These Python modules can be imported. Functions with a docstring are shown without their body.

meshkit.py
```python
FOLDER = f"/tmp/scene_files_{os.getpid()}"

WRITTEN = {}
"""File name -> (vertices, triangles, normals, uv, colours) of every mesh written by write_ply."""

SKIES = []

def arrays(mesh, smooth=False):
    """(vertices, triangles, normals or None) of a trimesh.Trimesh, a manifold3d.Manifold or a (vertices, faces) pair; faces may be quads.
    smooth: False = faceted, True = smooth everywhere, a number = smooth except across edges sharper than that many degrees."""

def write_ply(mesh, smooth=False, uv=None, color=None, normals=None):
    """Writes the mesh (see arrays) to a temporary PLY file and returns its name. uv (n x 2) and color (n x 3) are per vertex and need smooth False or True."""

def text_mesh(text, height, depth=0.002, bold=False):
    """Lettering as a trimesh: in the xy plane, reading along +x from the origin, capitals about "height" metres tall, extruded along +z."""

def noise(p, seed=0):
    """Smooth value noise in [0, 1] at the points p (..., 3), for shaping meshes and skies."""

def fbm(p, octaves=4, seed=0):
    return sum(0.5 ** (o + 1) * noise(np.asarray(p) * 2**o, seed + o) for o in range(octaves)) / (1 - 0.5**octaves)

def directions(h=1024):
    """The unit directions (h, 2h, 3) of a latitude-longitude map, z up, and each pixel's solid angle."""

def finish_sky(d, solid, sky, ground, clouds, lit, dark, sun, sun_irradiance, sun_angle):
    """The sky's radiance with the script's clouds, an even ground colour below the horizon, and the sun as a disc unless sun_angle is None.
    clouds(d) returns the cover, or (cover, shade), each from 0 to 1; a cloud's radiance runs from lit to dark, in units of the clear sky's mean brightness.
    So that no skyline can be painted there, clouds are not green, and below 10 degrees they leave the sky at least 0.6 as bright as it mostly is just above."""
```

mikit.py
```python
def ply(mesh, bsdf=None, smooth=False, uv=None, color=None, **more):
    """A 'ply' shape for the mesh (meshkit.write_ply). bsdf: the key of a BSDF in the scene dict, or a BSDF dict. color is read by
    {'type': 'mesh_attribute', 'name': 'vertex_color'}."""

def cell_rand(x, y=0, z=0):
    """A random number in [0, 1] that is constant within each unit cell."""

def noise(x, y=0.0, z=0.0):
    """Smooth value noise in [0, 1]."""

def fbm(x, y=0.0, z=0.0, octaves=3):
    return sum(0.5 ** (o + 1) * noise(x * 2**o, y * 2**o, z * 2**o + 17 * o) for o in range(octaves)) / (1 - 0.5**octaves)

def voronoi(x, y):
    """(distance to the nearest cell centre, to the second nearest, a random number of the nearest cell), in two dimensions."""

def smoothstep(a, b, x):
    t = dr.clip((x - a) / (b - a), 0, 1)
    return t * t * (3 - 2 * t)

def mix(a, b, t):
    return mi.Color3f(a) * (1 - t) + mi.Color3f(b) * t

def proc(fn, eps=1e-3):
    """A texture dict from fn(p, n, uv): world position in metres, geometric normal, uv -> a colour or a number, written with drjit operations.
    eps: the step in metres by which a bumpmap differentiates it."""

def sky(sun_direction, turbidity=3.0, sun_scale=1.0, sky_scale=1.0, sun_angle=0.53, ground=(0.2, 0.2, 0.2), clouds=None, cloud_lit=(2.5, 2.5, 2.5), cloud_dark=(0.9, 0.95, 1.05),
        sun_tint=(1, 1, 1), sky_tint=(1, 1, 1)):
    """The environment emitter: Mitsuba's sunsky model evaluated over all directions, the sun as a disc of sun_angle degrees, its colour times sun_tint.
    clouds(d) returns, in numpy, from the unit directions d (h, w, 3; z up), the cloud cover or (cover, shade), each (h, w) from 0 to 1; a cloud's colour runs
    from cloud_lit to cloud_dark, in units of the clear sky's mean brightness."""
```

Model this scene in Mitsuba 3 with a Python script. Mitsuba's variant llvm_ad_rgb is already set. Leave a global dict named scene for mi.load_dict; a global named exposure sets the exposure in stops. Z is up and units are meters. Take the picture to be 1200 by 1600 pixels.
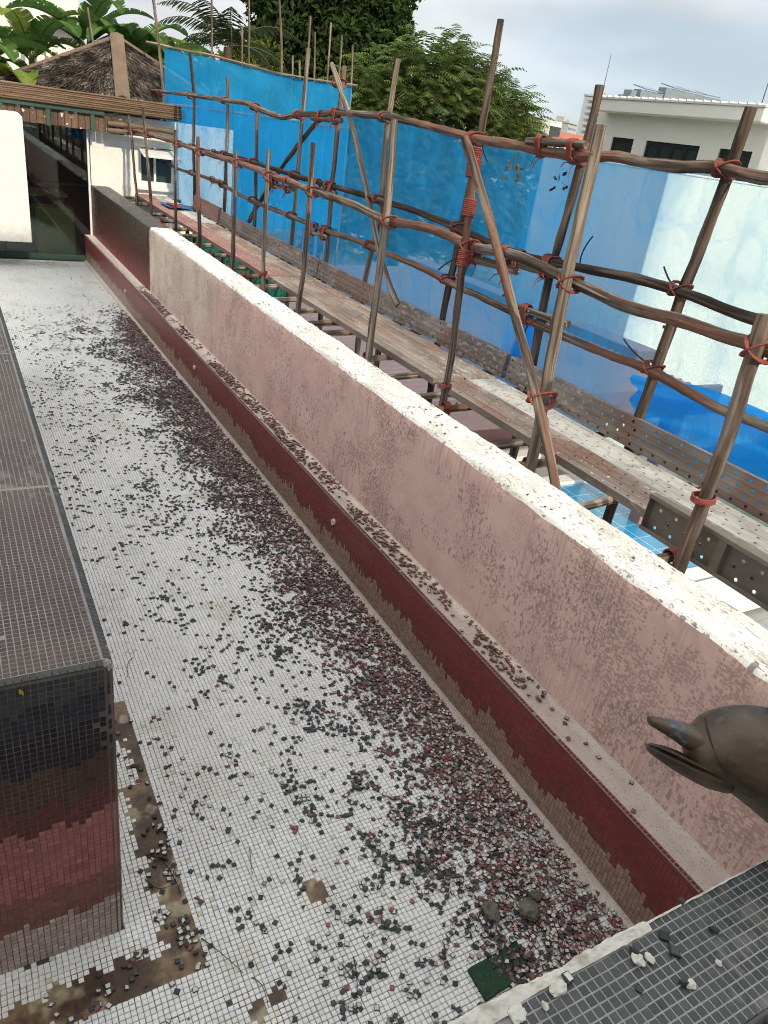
import math, random
import numpy as np, trimesh, shapely
from shapely.geometry import Polygon, box as sbox, Point
import drjit as dr, mitsuba as mi, mikit, meshkit
from mikit import proc, noise, fbm, voronoi, cell_rand, smoothstep, mix
T = mi.ScalarTransform4f
rng = np.random.default_rng(7)
scene, labels = {}, {}

# ---------------------------------------------------------------- camera, sky, exposure
CAM = np.array([0.0, 0.0, 3.0])
FWD = np.array([0.47416, 0.75508, -0.45281]); UPV = np.array([0.11280, 0.45796, 0.88179])
scene['camera'] = {'type': 'perspective', 'fov': 54.76, 'fov_axis': 'x', 'near_clip': 0.05, 'far_clip': 3000.0,
                   'to_world': T().look_at(origin=CAM.tolist(), target=(CAM + FWD).tolist(), up=UPV.tolist())}

def clouds(d):
    # a nearly closed bright cloud deck with thinner bluish gaps; like any overcast sky it brightens toward the zenith
    z = np.maximum(d[..., 2], 0.0)
    p = np.stack([d[..., 0] / (z + 0.22), d[..., 1] / (z + 0.22), z * 0 + 3.1], -1)
    n = meshkit.fbm(p * 0.9 + 4.0, 5, seed=3)
    m = meshkit.fbm(p * 1.5 + 9.0, 5, seed=11)
    cover = 0.55 + 0.45 * np.clip((n - 0.36) / 0.16, 0, 1)
    overcast = (1 + 2 * z) / 3
    shade = 1 - (overcast - 1 / 3) * 1.5 + 1.5 * (m - 0.5)
    return cover, np.clip(shade - 0.12, 0, 1)

exposure = 2.1
scene['sky'] = mikit.sky((0.0, -0.857, 0.515), turbidity=4.0, sun_scale=0.72, sky_scale=1.15, sun_angle=1.2, sun_tint=(0.90, 1.0, 1.12), clouds=clouds,
                         cloud_lit=(3.0, 3.02, 3.0), cloud_dark=(1.34, 1.43, 1.48), ground=(0.22, 0.21, 0.19))

# ---------------------------------------------------------------- materials
def rgb(c): return {'type': 'rgb', 'value': list(c)}
VC = {'type': 'mesh_attribute', 'name': 'vertex_color'}

def pr(name, color, rough=0.6, spec=0.5, **k):
    c = color if isinstance(color, dict) else rgb(color)
    scene[name] = {'type': 'twosided', 'bsdf': {'type': 'principled', 'base_color': c, 'roughness': rough, 'specular': spec, **k}}
    return name

def bumped(name, color, fn, scale=1.0, rough=0.8, spec=0.3, eps=1e-3, **k):
    c = color if isinstance(color, dict) else rgb(color)
    scene[name] = {'type': 'twosided', 'bsdf': {'type': 'bumpmap', 'bump': proc(fn, eps=eps), 'scale': scale,
                   'inner': {'type': 'principled', 'base_color': c, 'roughness': rough, 'specular': spec, **k}}}
    return name

def C3(r, g, b): return mi.Color3f(r, g, b)

def dirt_w(p, n, uv):
    a = smoothstep(0.52, 0.78, fbm(p.x * 1.7, p.y * 1.7, p.z * 1.7, 4))
    b = smoothstep(0.60, 0.80, fbm(p.x * 14, p.y * 14, p.z * 14, 3))
    return 0.03 + 0.32 * a * (0.35 + 0.65 * b) + 0.08 * b
scene['m_white_tile'] = {'type': 'twosided', 'bsdf': {'type': 'blendbsdf', 'weight': proc(dirt_w),
    'a': {'type': 'principled', 'base_color': VC, 'roughness': 0.38, 'specular': 0.45},
    'b': {'type': 'diffuse', 'reflectance': rgb((0.20, 0.185, 0.16))}}}
def dust_w(p, n, uv):
    a = smoothstep(0.50, 0.74, fbm(p.x * 3 + 5, p.y * 3, p.z * 3, 4))
    b = smoothstep(0.45, 0.75, fbm(p.x * 40, p.y * 26, p.z * 40, 3))
    return 0.04 + 0.36 * a * b + 0.04 * b
scene['m_dark_tile'] = {'type': 'twosided', 'bsdf': {'type': 'blendbsdf', 'weight': proc(dust_w),
    'a': {'type': 'principled', 'base_color': VC, 'roughness': 0.42, 'specular': 0.22},
    'b': {'type': 'diffuse', 'reflectance': rgb((0.36, 0.33, 0.30))}}}
scene['m_glazed_tile'] = {'type': 'twosided', 'bsdf': {'type': 'principled', 'base_color': VC, 'roughness': 0.34, 'specular': 0.35}}
scene['m_front_tile'] = {'type': 'twosided', 'bsdf': {'type': 'principled', 'base_color': VC, 'roughness': 0.36, 'specular': 0.16}}
scene['m_chip'] = {'type': 'twosided', 'bsdf': {'type': 'principled', 'base_color': VC, 'roughness': 0.6, 'specular': 0.35}}

pr('m_floor_grout', proc(lambda p, n, uv: mix((0.040, 0.038, 0.035), (0.12, 0.105, 0.09), fbm(p.x * 9, p.y * 9, 0, 4))), 0.9, 0.2)
def muck(p, n, uv):
    a = fbm(p.x * 7, p.y * 7, 1, 4); b = fbm(p.x * 60, p.y * 60, 3, 3)
    c = mix((0.055, 0.030, 0.016), (0.19, 0.125, 0.065), smoothstep(0.3, 0.7, a))
    c = mix(c, (0.30, 0.25, 0.16), smoothstep(0.58, 0.75, fbm(p.x * 11 + 3, p.y * 11, 2, 3)))
    return c * (0.55 + 0.9 * b)
def muck_r(p, n, uv): return 0.28 + 0.6 * smoothstep(0.4, 0.6, fbm(p.x * 6 + 9, p.y * 6, 4, 2))
scene['m_muck'] = {'type': 'twosided', 'bsdf': {'type': 'principled', 'base_color': proc(muck), 'roughness': 0.5, 'specular': 0.5}}
pr('m_light_grout', proc(lambda p, n, uv: mix((0.16, 0.148, 0.138), (0.36, 0.335, 0.31), fbm(p.x * 15, p.y * 15, p.z * 15, 3))), 0.9, 0.2)
pr('m_parapet_grout', proc(lambda p, n, uv: mix((0.20, 0.205, 0.20), (0.40, 0.40, 0.385), fbm(p.x * 15, p.y * 15, p.z * 15, 3))), 0.9, 0.2)
pr('m_front_grout', proc(lambda p, n, uv: mix((0.055, 0.042, 0.040), (0.17, 0.14, 0.125), fbm(p.x * 9, p.y * 9, p.z * 9, 3))), 0.9, 0.2)
pr('m_red_grout', proc(lambda p, n, uv: mix((0.115, 0.038, 0.035), (0.21, 0.115, 0.10), smoothstep(0.45, 0.85, fbm(p.x * 20, p.y * 3, p.z * 9, 3)))), 0.8, 0.25)

PITCH = 0.0218
def plaster(p, n, uv):
    # face of the long wall: pinkish mortar with darker places where tiles tore away, comb lines of the adhesive
    gy = p.y / PITCH + 0.22 * noise(p.y * 30, p.z * 30, 1); gz = p.z / PITCH + 0.22 * noise(p.y * 30, p.z * 30, 5)
    r = cell_rand(gy, gz, 3)
    fy = gy - dr.floor(gy); fz = gz - dr.floor(gz)
    inside = smoothstep(0.06, 0.16, fy) * smoothstep(0.94, 0.84, fy) * smoothstep(0.06, 0.16, fz) * smoothstep(0.94, 0.84, fz)
    patch = 0.6 * fbm(p.y * 2.3, p.z * 2.6 + 7, 0, 4) + 0.4 * fbm(p.y * 7.5, p.z * 5.0 + 3, 5, 3)
    patch = patch + 0.075 * (1 - smoothstep(1.5, 5.0, p.y)) * smoothstep(0.50, 0.75, p.z)
    prob = smoothstep(0.53, 0.68, patch)
    big = smoothstep(0.62, 0.72, patch)
    inside = dr.maximum(inside, big * smoothstep(0.35, 0.55, noise(p.y * 60, p.z * 75, 18)))
    lat = (1 - inside) * smoothstep(0.42, 0.60, fbm(p.y * 3.1 + 7, p.z * 3.0, 15, 3)) * smoothstep(0.30, 0.55, noise(p.y * 60, p.z * 60, 29))
    torn = smoothstep(0.34, 0.46, noise(p.y * 85, p.z * 110, 8)) * inside * smoothstep(0.0, 0.05, prob - r * 0.95)
    tint = smoothstep(7.5, 10.0, p.y + 1.2 * noise(p.y * 1.3, p.z * 2, 2))
    base = mix((0.650, 0.440, 0.385), (0.62, 0.505, 0.425), tint)
    low = smoothstep(0.75, 0.52, p.z)
    base = mix(base, (0.61, 0.44, 0.38), 0.5 * low)
    base = base * (0.86 + 0.28 * fbm(p.y * 5, p.z * 5, 9, 4))
    comb = smoothstep(0.55, 0.8, noise(p.y * 130, p.z * 7, 4)) * smoothstep(0.4, 0.65, noise(p.y * 4, p.z * 3, 12))
    speck = smoothstep(0.70, 0.78, noise(p.y * 95, p.z * 48, 21)) * smoothstep(0.42, 0.62, noise(p.y * 3, p.z * 5, 31))
    c = mix(base, (0.345, 0.225, 0.185), torn * 0.66)
    return mix(c, (0.25, 0.175, 0.15), dr.maximum(dr.maximum(comb * 0.30, speck * 0.65), lat * 0.30))
def plaster_h(p, n, uv):
    return 0.0020 * noise(p.y * 110, p.z * 60, p.x * 60) + 0.0040 * noise(p.y * 26, p.z * 18, 2) + 0.004 * noise(p.y * 9, p.z * 6, 7) + 0.0016 * noise(p.y * 150, p.z * 6, 4)
bumped('m_plaster', proc(plaster), plaster_h, 1.0, 0.92, 0.15)
def cap_col(p, n, uv):
    a = smoothstep(0.75, 0.83, noise(p.x * 210, p.y * 120, 4)) * smoothstep(0.35, 0.60, noise(p.x * 9, p.y * 5, 9))
    b = smoothstep(0.84, 0.90, noise(p.x * 130, p.y * 60, 14))
    b = dr.maximum(b, smoothstep(0.86, 0.90, noise(p.x * 62, p.y * 24, 24)))
    gx = p.x / PITCH - dr.floor(p.x / PITCH); gy = p.y / PITCH - dr.floor(p.y / PITCH)
    ln = dr.maximum(smoothstep(0.12, 0.04, gx) * smoothstep(0.45, 0.6, noise(p.x * 40, p.y * 9, 33)), smoothstep(0.10, 0.03, gy) * smoothstep(0.55, 0.7, noise(p.x * 12, p.y * 40, 35)))
    b = dr.maximum(b, 0.55 * ln * smoothstep(0.42, 0.55, fbm(p.x * 4, p.y * 3, 6, 3)))
    c = mix((0.76, 0.755, 0.73), (0.60, 0.585, 0.54), smoothstep(0.3, 0.75, fbm(p.x * 8, p.y * 5, 3, 4)))
    c = mix(c, (0.42, 0.39, 0.34), 0.7 * smoothstep(0.58, 0.70, fbm(p.x * 5 + 2, p.y * 2.2, 9, 4)) * smoothstep(0.4, 0.6, noise(p.x * 90, p.y * 60, 3)))
    return mix(c, (0.16, 0.145, 0.125), dr.minimum(a * 0.8 + b * 0.8, 1))
bumped('m_cap_mortar', proc(cap_col), lambda p, n, uv: 0.005 * noise(p.x * 70, p.y * 40, 1) + 0.008 * noise(p.x * 25, p.y * 18, 7), 1.0, 0.9, 0.2)
def ledge_top(p, n, uv):
    c = mix((0.46, 0.395, 0.35), (0.57, 0.505, 0.455), fbm(p.x * 18, p.y * 12, 0, 4))
    return mix(c, (0.19, 0.155, 0.14), 0.6 * smoothstep(0.78, 0.86, noise(p.x * 260, p.y * 230, 2)))
bumped('m_ledge_mortar', proc(ledge_top), lambda p, n, uv: 0.0015 * noise(p.x * 120, p.y * 100, 1), 1.0, 0.92, 0.15)
bumped('m_white_mortar', proc(lambda p, n, uv: mix((0.62, 0.60, 0.54), (0.40, 0.37, 0.31), smoothstep(0.5, 0.8, fbm(p.x * 30, p.y * 30, p.z * 30, 3)))),
       lambda p, n, uv: 0.004 * noise(p.x * 150, p.y * 150, p.z * 150) + 0.007 * noise(p.x * 60, p.y * 60, p.z * 60), 1.0, 0.9, 0.2)

def bark(p, n, uv):
    a = fbm(uv.x * 6, uv.y * 2.2, 1, 4); b = noise(uv.x * 26, uv.y * 5, 3)
    c = mix((0.060, 0.044, 0.036), (0.215, 0.165, 0.132), smoothstep(0.25, 0.75, a))
    c = mix(c, (0.30, 0.27, 0.235), 0.5 * smoothstep(0.60, 0.72, noise(uv.x * 3, uv.y * 3.1, 16)))
    c = mix(c, (0.035, 0.026, 0.022), 0.8 * smoothstep(0.66, 0.76, noise(uv.x * 12, uv.y * 1.4, 19)))
    c = mix(c, (0.06, 0.042, 0.034), 0.65 * smoothstep(0.62, 0.8, b))
    return mix(c, (0.20, 0.085, 0.055), 0.6 * smoothstep(0.58, 0.72, noise(uv.x * 2 + 9, uv.y * 1.7, 6)))
bumped('m_pole', proc(bark), lambda p, n, uv: 0.0045 * noise(uv.x * 22, uv.y * 9, 3) + 0.006 * noise(uv.x * 6, uv.y * 30, 5), 1.0, 0.85, 0.2)
def bark_pale(p, n, uv):
    a = fbm(uv.x * 6, uv.y * 2.2, 4, 4); b = noise(uv.x * 30, uv.y * 4, 8)
    c = mix((0.135, 0.103, 0.078), (0.335, 0.275, 0.22), smoothstep(0.25, 0.75, a))
    c = mix(c, (0.055, 0.040, 0.032), 0.75 * smoothstep(0.62, 0.74, noise(uv.x * 9, uv.y * 1.6, 13)))
    return mix(c, (0.07, 0.05, 0.04), 0.6 * smoothstep(0.64, 0.80, b))
bumped('m_pole_pale', proc(bark_pale), lambda p, n, uv: 0.003 * noise(uv.x * 22, uv.y * 6, 3), 1.0, 0.85, 0.2)
def bark_dark(p, n, uv):
    a = fbm(uv.x * 6, uv.y * 2.5, 7, 4)
    return mix((0.035, 0.026, 0.023), (0.16, 0.115, 0.09), smoothstep(0.35, 0.85, a))
bumped('m_pole_dark', proc(bark_dark), lambda p, n, uv: 0.004 * noise(uv.x * 22, uv.y * 6, 3), 1.0, 0.85, 0.2)
pr('m_rope', (0.25, 0.066, 0.052), 0.6, 0.3)
pr('m_rope_dark', (0.22, 0.055, 0.04), 0.6, 0.3)
pr('m_wire', (0.03, 0.025, 0.022), 0.6, 0.3)

def plank_col(p, n, uv):
    a = fbm(p.x * 7, p.y * 2.2, p.z * 7, 4); b = fbm(p.x * 40, p.y * 22, p.z * 40, 3)
    c = mix((0.165, 0.130, 0.108), (0.285, 0.240, 0.205), smoothstep(0.3, 0.7, a))
    c = mix(c, (0.50, 0.47, 0.43), 0.55 * smoothstep(0.55, 0.72, b) * smoothstep(0.42, 0.62, noise(p.x * 5, p.y * 1.2, 2)))
    return mix(c, (0.19, 0.085, 0.055), 0.5 * smoothstep(0.6, 0.75, noise(p.x * 9 + 4, p.y * 3, 7)))
pr('m_plank_dusty', proc(plank_col), 0.75, 0.35)
def plank_grey(p, n, uv):
    a = fbm(p.x * 9, p.y * 3, p.z * 9, 4)
    c = mix((0.34, 0.33, 0.31), (0.52, 0.51, 0.48), smoothstep(0.3, 0.7, a))
    return mix(c, (0.22, 0.18, 0.14), 0.5 * smoothstep(0.62, 0.78, fbm(p.x * 22, p.y * 12, 3, 3)))
pr('m_plank_grey', proc(plank_grey), 0.6, 0.4)
pr('m_plank_red', proc(lambda p, n, uv: mix((0.20, 0.085, 0.075), (0.33, 0.22, 0.19), fbm(p.x * 9, p.y * 4, p.z * 9, 4))), 0.75, 0.3)
pr('m_plank_dark', proc(lambda p, n, uv: mix((0.10, 0.088, 0.075), (0.22, 0.19, 0.155), fbm(p.x * 12, p.y * 7, p.z * 12, 4))), 0.6, 0.4)

def net_w(p, n, uv):
    seam = smoothstep(0.09, 0.05, dr.abs(p.y - 5.05)) + smoothstep(0.06, 0.03, dr.abs(p.y - 9.1)) + smoothstep(0.06, 0.03, dr.abs(p.y - 12.9))
    dbl = smoothstep(4.35, 4.42, p.y) * smoothstep(5.08, 5.03, p.y) + smoothstep(8.8, 9.3, p.y) * 0.9
    f = fbm(p.y * 3.2, p.z * 2.0, 1, 3)
    w = 0.37 + 0.22 * f + 0.13 * dbl + 0.10 * seam
    w = w - 0.30 * smoothstep(3.75, 3.45, p.y)
    cr_ = smoothstep(0.06, 0.0, dr.abs(fbm(p.y * 2.2, p.z * 1.7, 7, 3) - 0.5)) + 0.6 * smoothstep(0.04, 0.0, dr.abs(fbm(p.y * 5 + 9, p.z * 3.2, 9, 3) - 0.5))
    mesh_ = 0.05 * noise(p.y * 260, p.z * 260, 1)
    return dr.clip(w + 0.10 * cr_ + mesh_ - 0.02, 0.05, 0.95)
NETC = (0.03, 0.43, 0.96)
def net_mat(name, w, filt=(0.78, 0.94, 1.0), col=NETC):
    scene[name] = {'type': 'blendbsdf', 'weight': w,
        'a': {'type': 'thindielectric', 'int_ior': 1.0001, 'ext_ior': 1.0, 'specular_transmittance': rgb(filt)},
        'b': {'type': 'principledthin', 'base_color': rgb(col), 'roughness': 0.7, 'spec_trans': 0.0, 'diff_trans': 0.9, 'eta': 1.3}}
net_mat('m_net', proc(net_w))
net_mat('m_net_thick', proc(lambda p, n, uv: 0.74 + 0.24 * fbm(p.y * 6 + p.x * 5, p.z * 8, 3, 3)), (0.4, 0.75, 1.0), (0.03, 0.40, 0.95))
net_mat('m_net_far', proc(lambda p, n, uv: 0.44 + 0.30 * fbm(p.x * 2.5, p.z * 2.5, 5, 3)), (0.5, 0.82, 1.0), (0.03, 0.43, 0.93))
scene['m_green_net'] = {'type': 'principledthin', 'base_color': rgb((0.025, 0.15, 0.115)), 'roughness': 0.7, 'spec_trans': 0.0, 'diff_trans': 0.7, 'eta': 1.3}

def leafm(name, dt=0.7, rough=0.5):
    scene[name] = {'type': 'principledthin', 'base_color': VC, 'roughness': rough, 'spec_trans': 0.0, 'diff_trans': dt, 'eta': 1.35}
leafm('m_leaf'); leafm('m_leaf_glossy', 0.55, 0.38)
pr('m_trunk', proc(lambda p, n, uv: mix((0.06, 0.045, 0.033), (0.17, 0.13, 0.10), fbm(p.x * 9, p.y * 9, p.z * 3, 3))), 0.9, 0.2)

def wall_white(p, n, uv):
    st = smoothstep(0.5, 0.85, fbm(p.x * 2.5 + p.y * 2.5, p.z * 0.5, 3, 4))
    return mix((0.76, 0.75, 0.71), (0.60, 0.585, 0.54), st * 0.6)
pr('m_white_wall', proc(wall_white), 0.85, 0.2)
pr('m_cream_wall', proc(lambda p, n, uv: mix((0.83, 0.82, 0.76), (0.76, 0.745, 0.68), fbm(p.x, p.y, p.z * 0.6, 4))), 0.85, 0.2)
pr('m_white_paint', (0.72, 0.72, 0.70), 0.5, 0.4)
pr('m_roof_metal', proc(lambda p, n, uv: mix((0.68, 0.69, 0.68), (0.56, 0.56, 0.54), fbm(p.x * 2, p.y * 2, 0, 3))), 0.5, 0.5)
pr('m_dark_frame', (0.016, 0.022, 0.026), 0.35, 0.5)
pr('m_dark_glass', (0.035, 0.045, 0.05), 0.08, 0.6)
scene['m_pane'] = {'type': 'thindielectric', 'int_ior': 1.5, 'ext_ior': 1.0, 'specular_transmittance': rgb((0.50, 0.60, 0.60))}
pr('m_green_paint', proc(lambda p, n, uv: mix((0.020, 0.058, 0.045), (0.045, 0.085, 0.065), fbm(p.x * 6, p.y * 6, p.z * 6, 3))), 0.5, 0.4)
def woodp(p, n, uv):
    i = dr.floor(p.x / 0.112)
    r = cell_rand(i, 0, 5)
    c = mix((0.075, 0.052, 0.042), (0.21, 0.13, 0.09), r * 0.8 + 0.2 * noise(p.x * 60, p.z * 5, 1))
    flake = smoothstep(0.70, 0.74, fbm(p.x * 13, p.z * 16, 4, 3))
    return mix(c, (0.62, 0.58, 0.52), flake)
pr('m_fascia', proc(woodp), 0.8, 0.25)
pr('m_bamboo', proc(lambda p, n, uv: mix((0.085, 0.055, 0.038), (0.25, 0.165, 0.105), fbm(p.x * 5, p.z * 40, p.y * 20, 4))), 0.65, 0.35)
def thatch(p, n, uv):
    a = fbm(p.x * 16, p.z * 9, p.y * 6, 4)
    c = mix((0.055, 0.042, 0.035), (0.31, 0.245, 0.185), smoothstep(0.3, 0.72, a))
    return c
pr('m_thatch', {**VC}, 0.95, 0.1)
pr('m_hip_board', proc(lambda p, n, uv: mix((0.11, 0.075, 0.05), (0.20, 0.145, 0.10), fbm(p.x * 6, p.y * 6, p.z * 2, 3))), 0.7, 0.3)
pr('m_roof_lilac', proc(lambda p, n, uv: mix((0.19, 0.150, 0.172), (0.14, 0.11, 0.128), fbm(p.x * 1.6, p.y * 2.4, 0, 4))), 0.6, 0.35)
pr('m_pink_wall', proc(lambda p, n, uv: mix((0.46, 0.26, 0.26), (0.38, 0.21, 0.21), fbm(p.x * 2, p.y * 2, p.z * 2, 3))), 0.85, 0.2)
pr('m_red_roof', proc(lambda p, n, uv: mix((0.30, 0.10, 0.07), (0.38, 0.15, 0.10), fbm(p.x, p.y, p.z, 3))), 0.8, 0.2)
def far_flat(p, n, uv):
    # facade of a tower block far off: floors and windows are too small to tell apart
    k = 1.7
    fz = p.z / k - dr.floor(p.z / k); h = (p.x * 0.8 + p.y * 0.6) / 1.25; fh = h - dr.floor(h)
    win = smoothstep(0.30, 0.36, fz) * smoothstep(0.86, 0.80, fz) * smoothstep(0.14, 0.20, fh) * smoothstep(0.88, 0.82, fh)
    return mix((0.40, 0.42, 0.44), (0.10, 0.13, 0.18), win * 0.9)
pr('m_tower', proc(far_flat), 0.8, 0.2)
pr('m_solar', (0.16, 0.22, 0.30), 0.35, 0.5)
pr('m_blue_grey', (0.22, 0.26, 0.31), 0.6, 0.3)
pr('m_brown_leaf', (0.20, 0.12, 0.055), 0.7, 0.2)
pr('m_grey_concrete', proc(lambda p, n, uv: mix((0.36, 0.37, 0.37), (0.46, 0.46, 0.45), fbm(p.x * .3, p.y * .3, p.z * .3, 3))), 0.8, 0.2)
def ground_c(p, n, uv):
    a = fbm(p.x * 0.35, p.y * 0.35, 0, 4)
    c = mix((0.10, 0.13, 0.06), (0.24, 0.22, 0.18), smoothstep(0.4, 0.6, a))
    return c * (0.8 + 0.4 * noise(p.x * 8, p.y * 8, 1))
pr('m_ground', proc(ground_c), 0.95, 0.1)
def paving_c(p, n, uv):
    fx = p.x / 0.6 - dr.floor(p.x / 0.6); fy = p.y / 0.6 - dr.floor(p.y / 0.6)
    j = dr.maximum(smoothstep(0.03, 0.015, fx), smoothstep(0.03, 0.015, fy))
    return mix((0.30, 0.31, 0.31), (0.19, 0.19, 0.19), j)
pr('m_paving', proc(paving_c), 0.8, 0.25)
def pool_c(p, n, uv):
    fx = p.x / 0.45 - dr.floor(p.x / 0.45); fy = p.y / 0.45 - dr.floor(p.y / 0.45)
    j = dr.maximum(smoothstep(0.06, 0.03, fx), smoothstep(0.06, 0.03, fy))
    return mix((0.03, 0.26, 0.50), (0.25, 0.55, 0.72), j) * (0.85 + 0.3 * noise(p.x * 3, p.y * 3, 2))
pr('m_pool', proc(pool_c), 0.12, 0.6)
pr('m_turf', VC, 0.9, 0.1)
pr('m_stone', proc(lambda p, n, uv: mix((0.07, 0.065, 0.05), (0.19, 0.18, 0.15), fbm(p.x * 40, p.y * 40, p.z * 40, 4))), 0.9, 0.2)
def bronze(p, n, uv):
    a = fbm(p.x * 12, p.y * 12, p.z * 12, 4); b = fbm(p.x * 50, p.y * 50, p.z * 50, 3)
    c = mix((0.040, 0.029, 0.021), (0.092, 0.064, 0.044), smoothstep(0.3, 0.72, a))
    return mix(c, (0.16, 0.13, 0.105), 0.25 * smoothstep(0.62, 0.75, b))
bumped('m_bronze', proc(bronze), lambda p, n, uv: 0.0012 * noise(p.x * 60, p.y * 60, p.z * 60), 1.0, 0.42, 0.5, metallic=0.25)
pr('m_bronze_grey', proc(lambda p, n, uv: mix((0.06, 0.062, 0.066), (0.17, 0.165, 0.16), smoothstep(0.45, 0.75, fbm(p.x * 70, p.y * 70, p.z * 70, 3)))), 0.35, 0.5, metallic=0.2)
pr('m_bronze_dark', (0.022, 0.016, 0.012), 0.5, 0.3)
pr('m_black', (0.012, 0.011, 0.010), 0.6, 0.3)
pr('m_room', (0.045, 0.05, 0.052), 0.8, 0.2)
pr('m_yellow', (0.20, 0.17, 0.05), 0.6, 0.3)
pr('m_rag', (0.03, 0.12, 0.30), 0.9, 0.1)
pr('m_rag_red', (0.30, 0.03, 0.03), 0.9, 0.1)
pr('m_twig', (0.035, 0.028, 0.022), 0.9, 0.1)
pr('m_dry_leaf', (0.42, 0.28, 0.05), 0.7, 0.2)
pr('m_weep', (0.62, 0.58, 0.50), 0.5, 0.4)

# ---------------------------------------------------------------- helpers
def add(key, mesh, mat, smooth=False, color=None, uv=None, to_world=None):
    if key in scene:
        k = 1
        while f'{key}_{k:03d}' in scene: k += 1
        key = f'{key}_{k:03d}'
    d = mikit.ply(mesh, mat, smooth=smooth, color=color, uv=uv)
    if to_world is not None: d['to_world'] = to_world
    scene[key] = d
    return key
def put(key, d, m):
    if key in scene:
        k = 1
        while f'{key}_{k:03d}' in scene: k += 1
        key = f'{key}_{k:03d}'
    scene[key] = {**d, 'to_world': m}
    return key
_used = {}
def name(root):
    n = _used.get(root, 0); _used[root] = n + 1
    return root if n == 0 else f'{root}_{n:03d}'
def tag(key, label, cat=None, group=None, kind=None):
    e = {}
    if label: e['label'] = label
    if cat: e['category'] = cat
    if group: e['group'] = group
    if kind: e['kind'] = kind
    labels[key] = e
def stuff(key): labels.setdefault(key, {})['kind'] = 'stuff'
def bx(x0, x1, y0, y1, z0, z1):
    return trimesh.creation.box(bounds=[[x0, y0, z0], [x1, y1, z1]])
def cat(ms): return trimesh.util.concatenate(ms)
def rbox(x0, x1, y0, y1, z0, z1, r=0.01):
    """a box with chamfered edges"""
    c = np.array([(x0 + x1) / 2, (y0 + y1) / 2, (z0 + z1) / 2]); h = np.array([(x1 - x0) / 2, (y1 - y0) / 2, (z1 - z0) / 2])
    r = min(r, h.min() * 0.9); pts = []
    for sx in (-1, 1):
        for sy in (-1, 1):
            for sz in (-1, 1):
                s = np.array([sx, sy, sz])
                for k in range(3):
                    q = h - r; q[k] = h[k]; pts.append(c + s * q)
    return trimesh.convex.convex_hull(np.array(pts))

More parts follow.
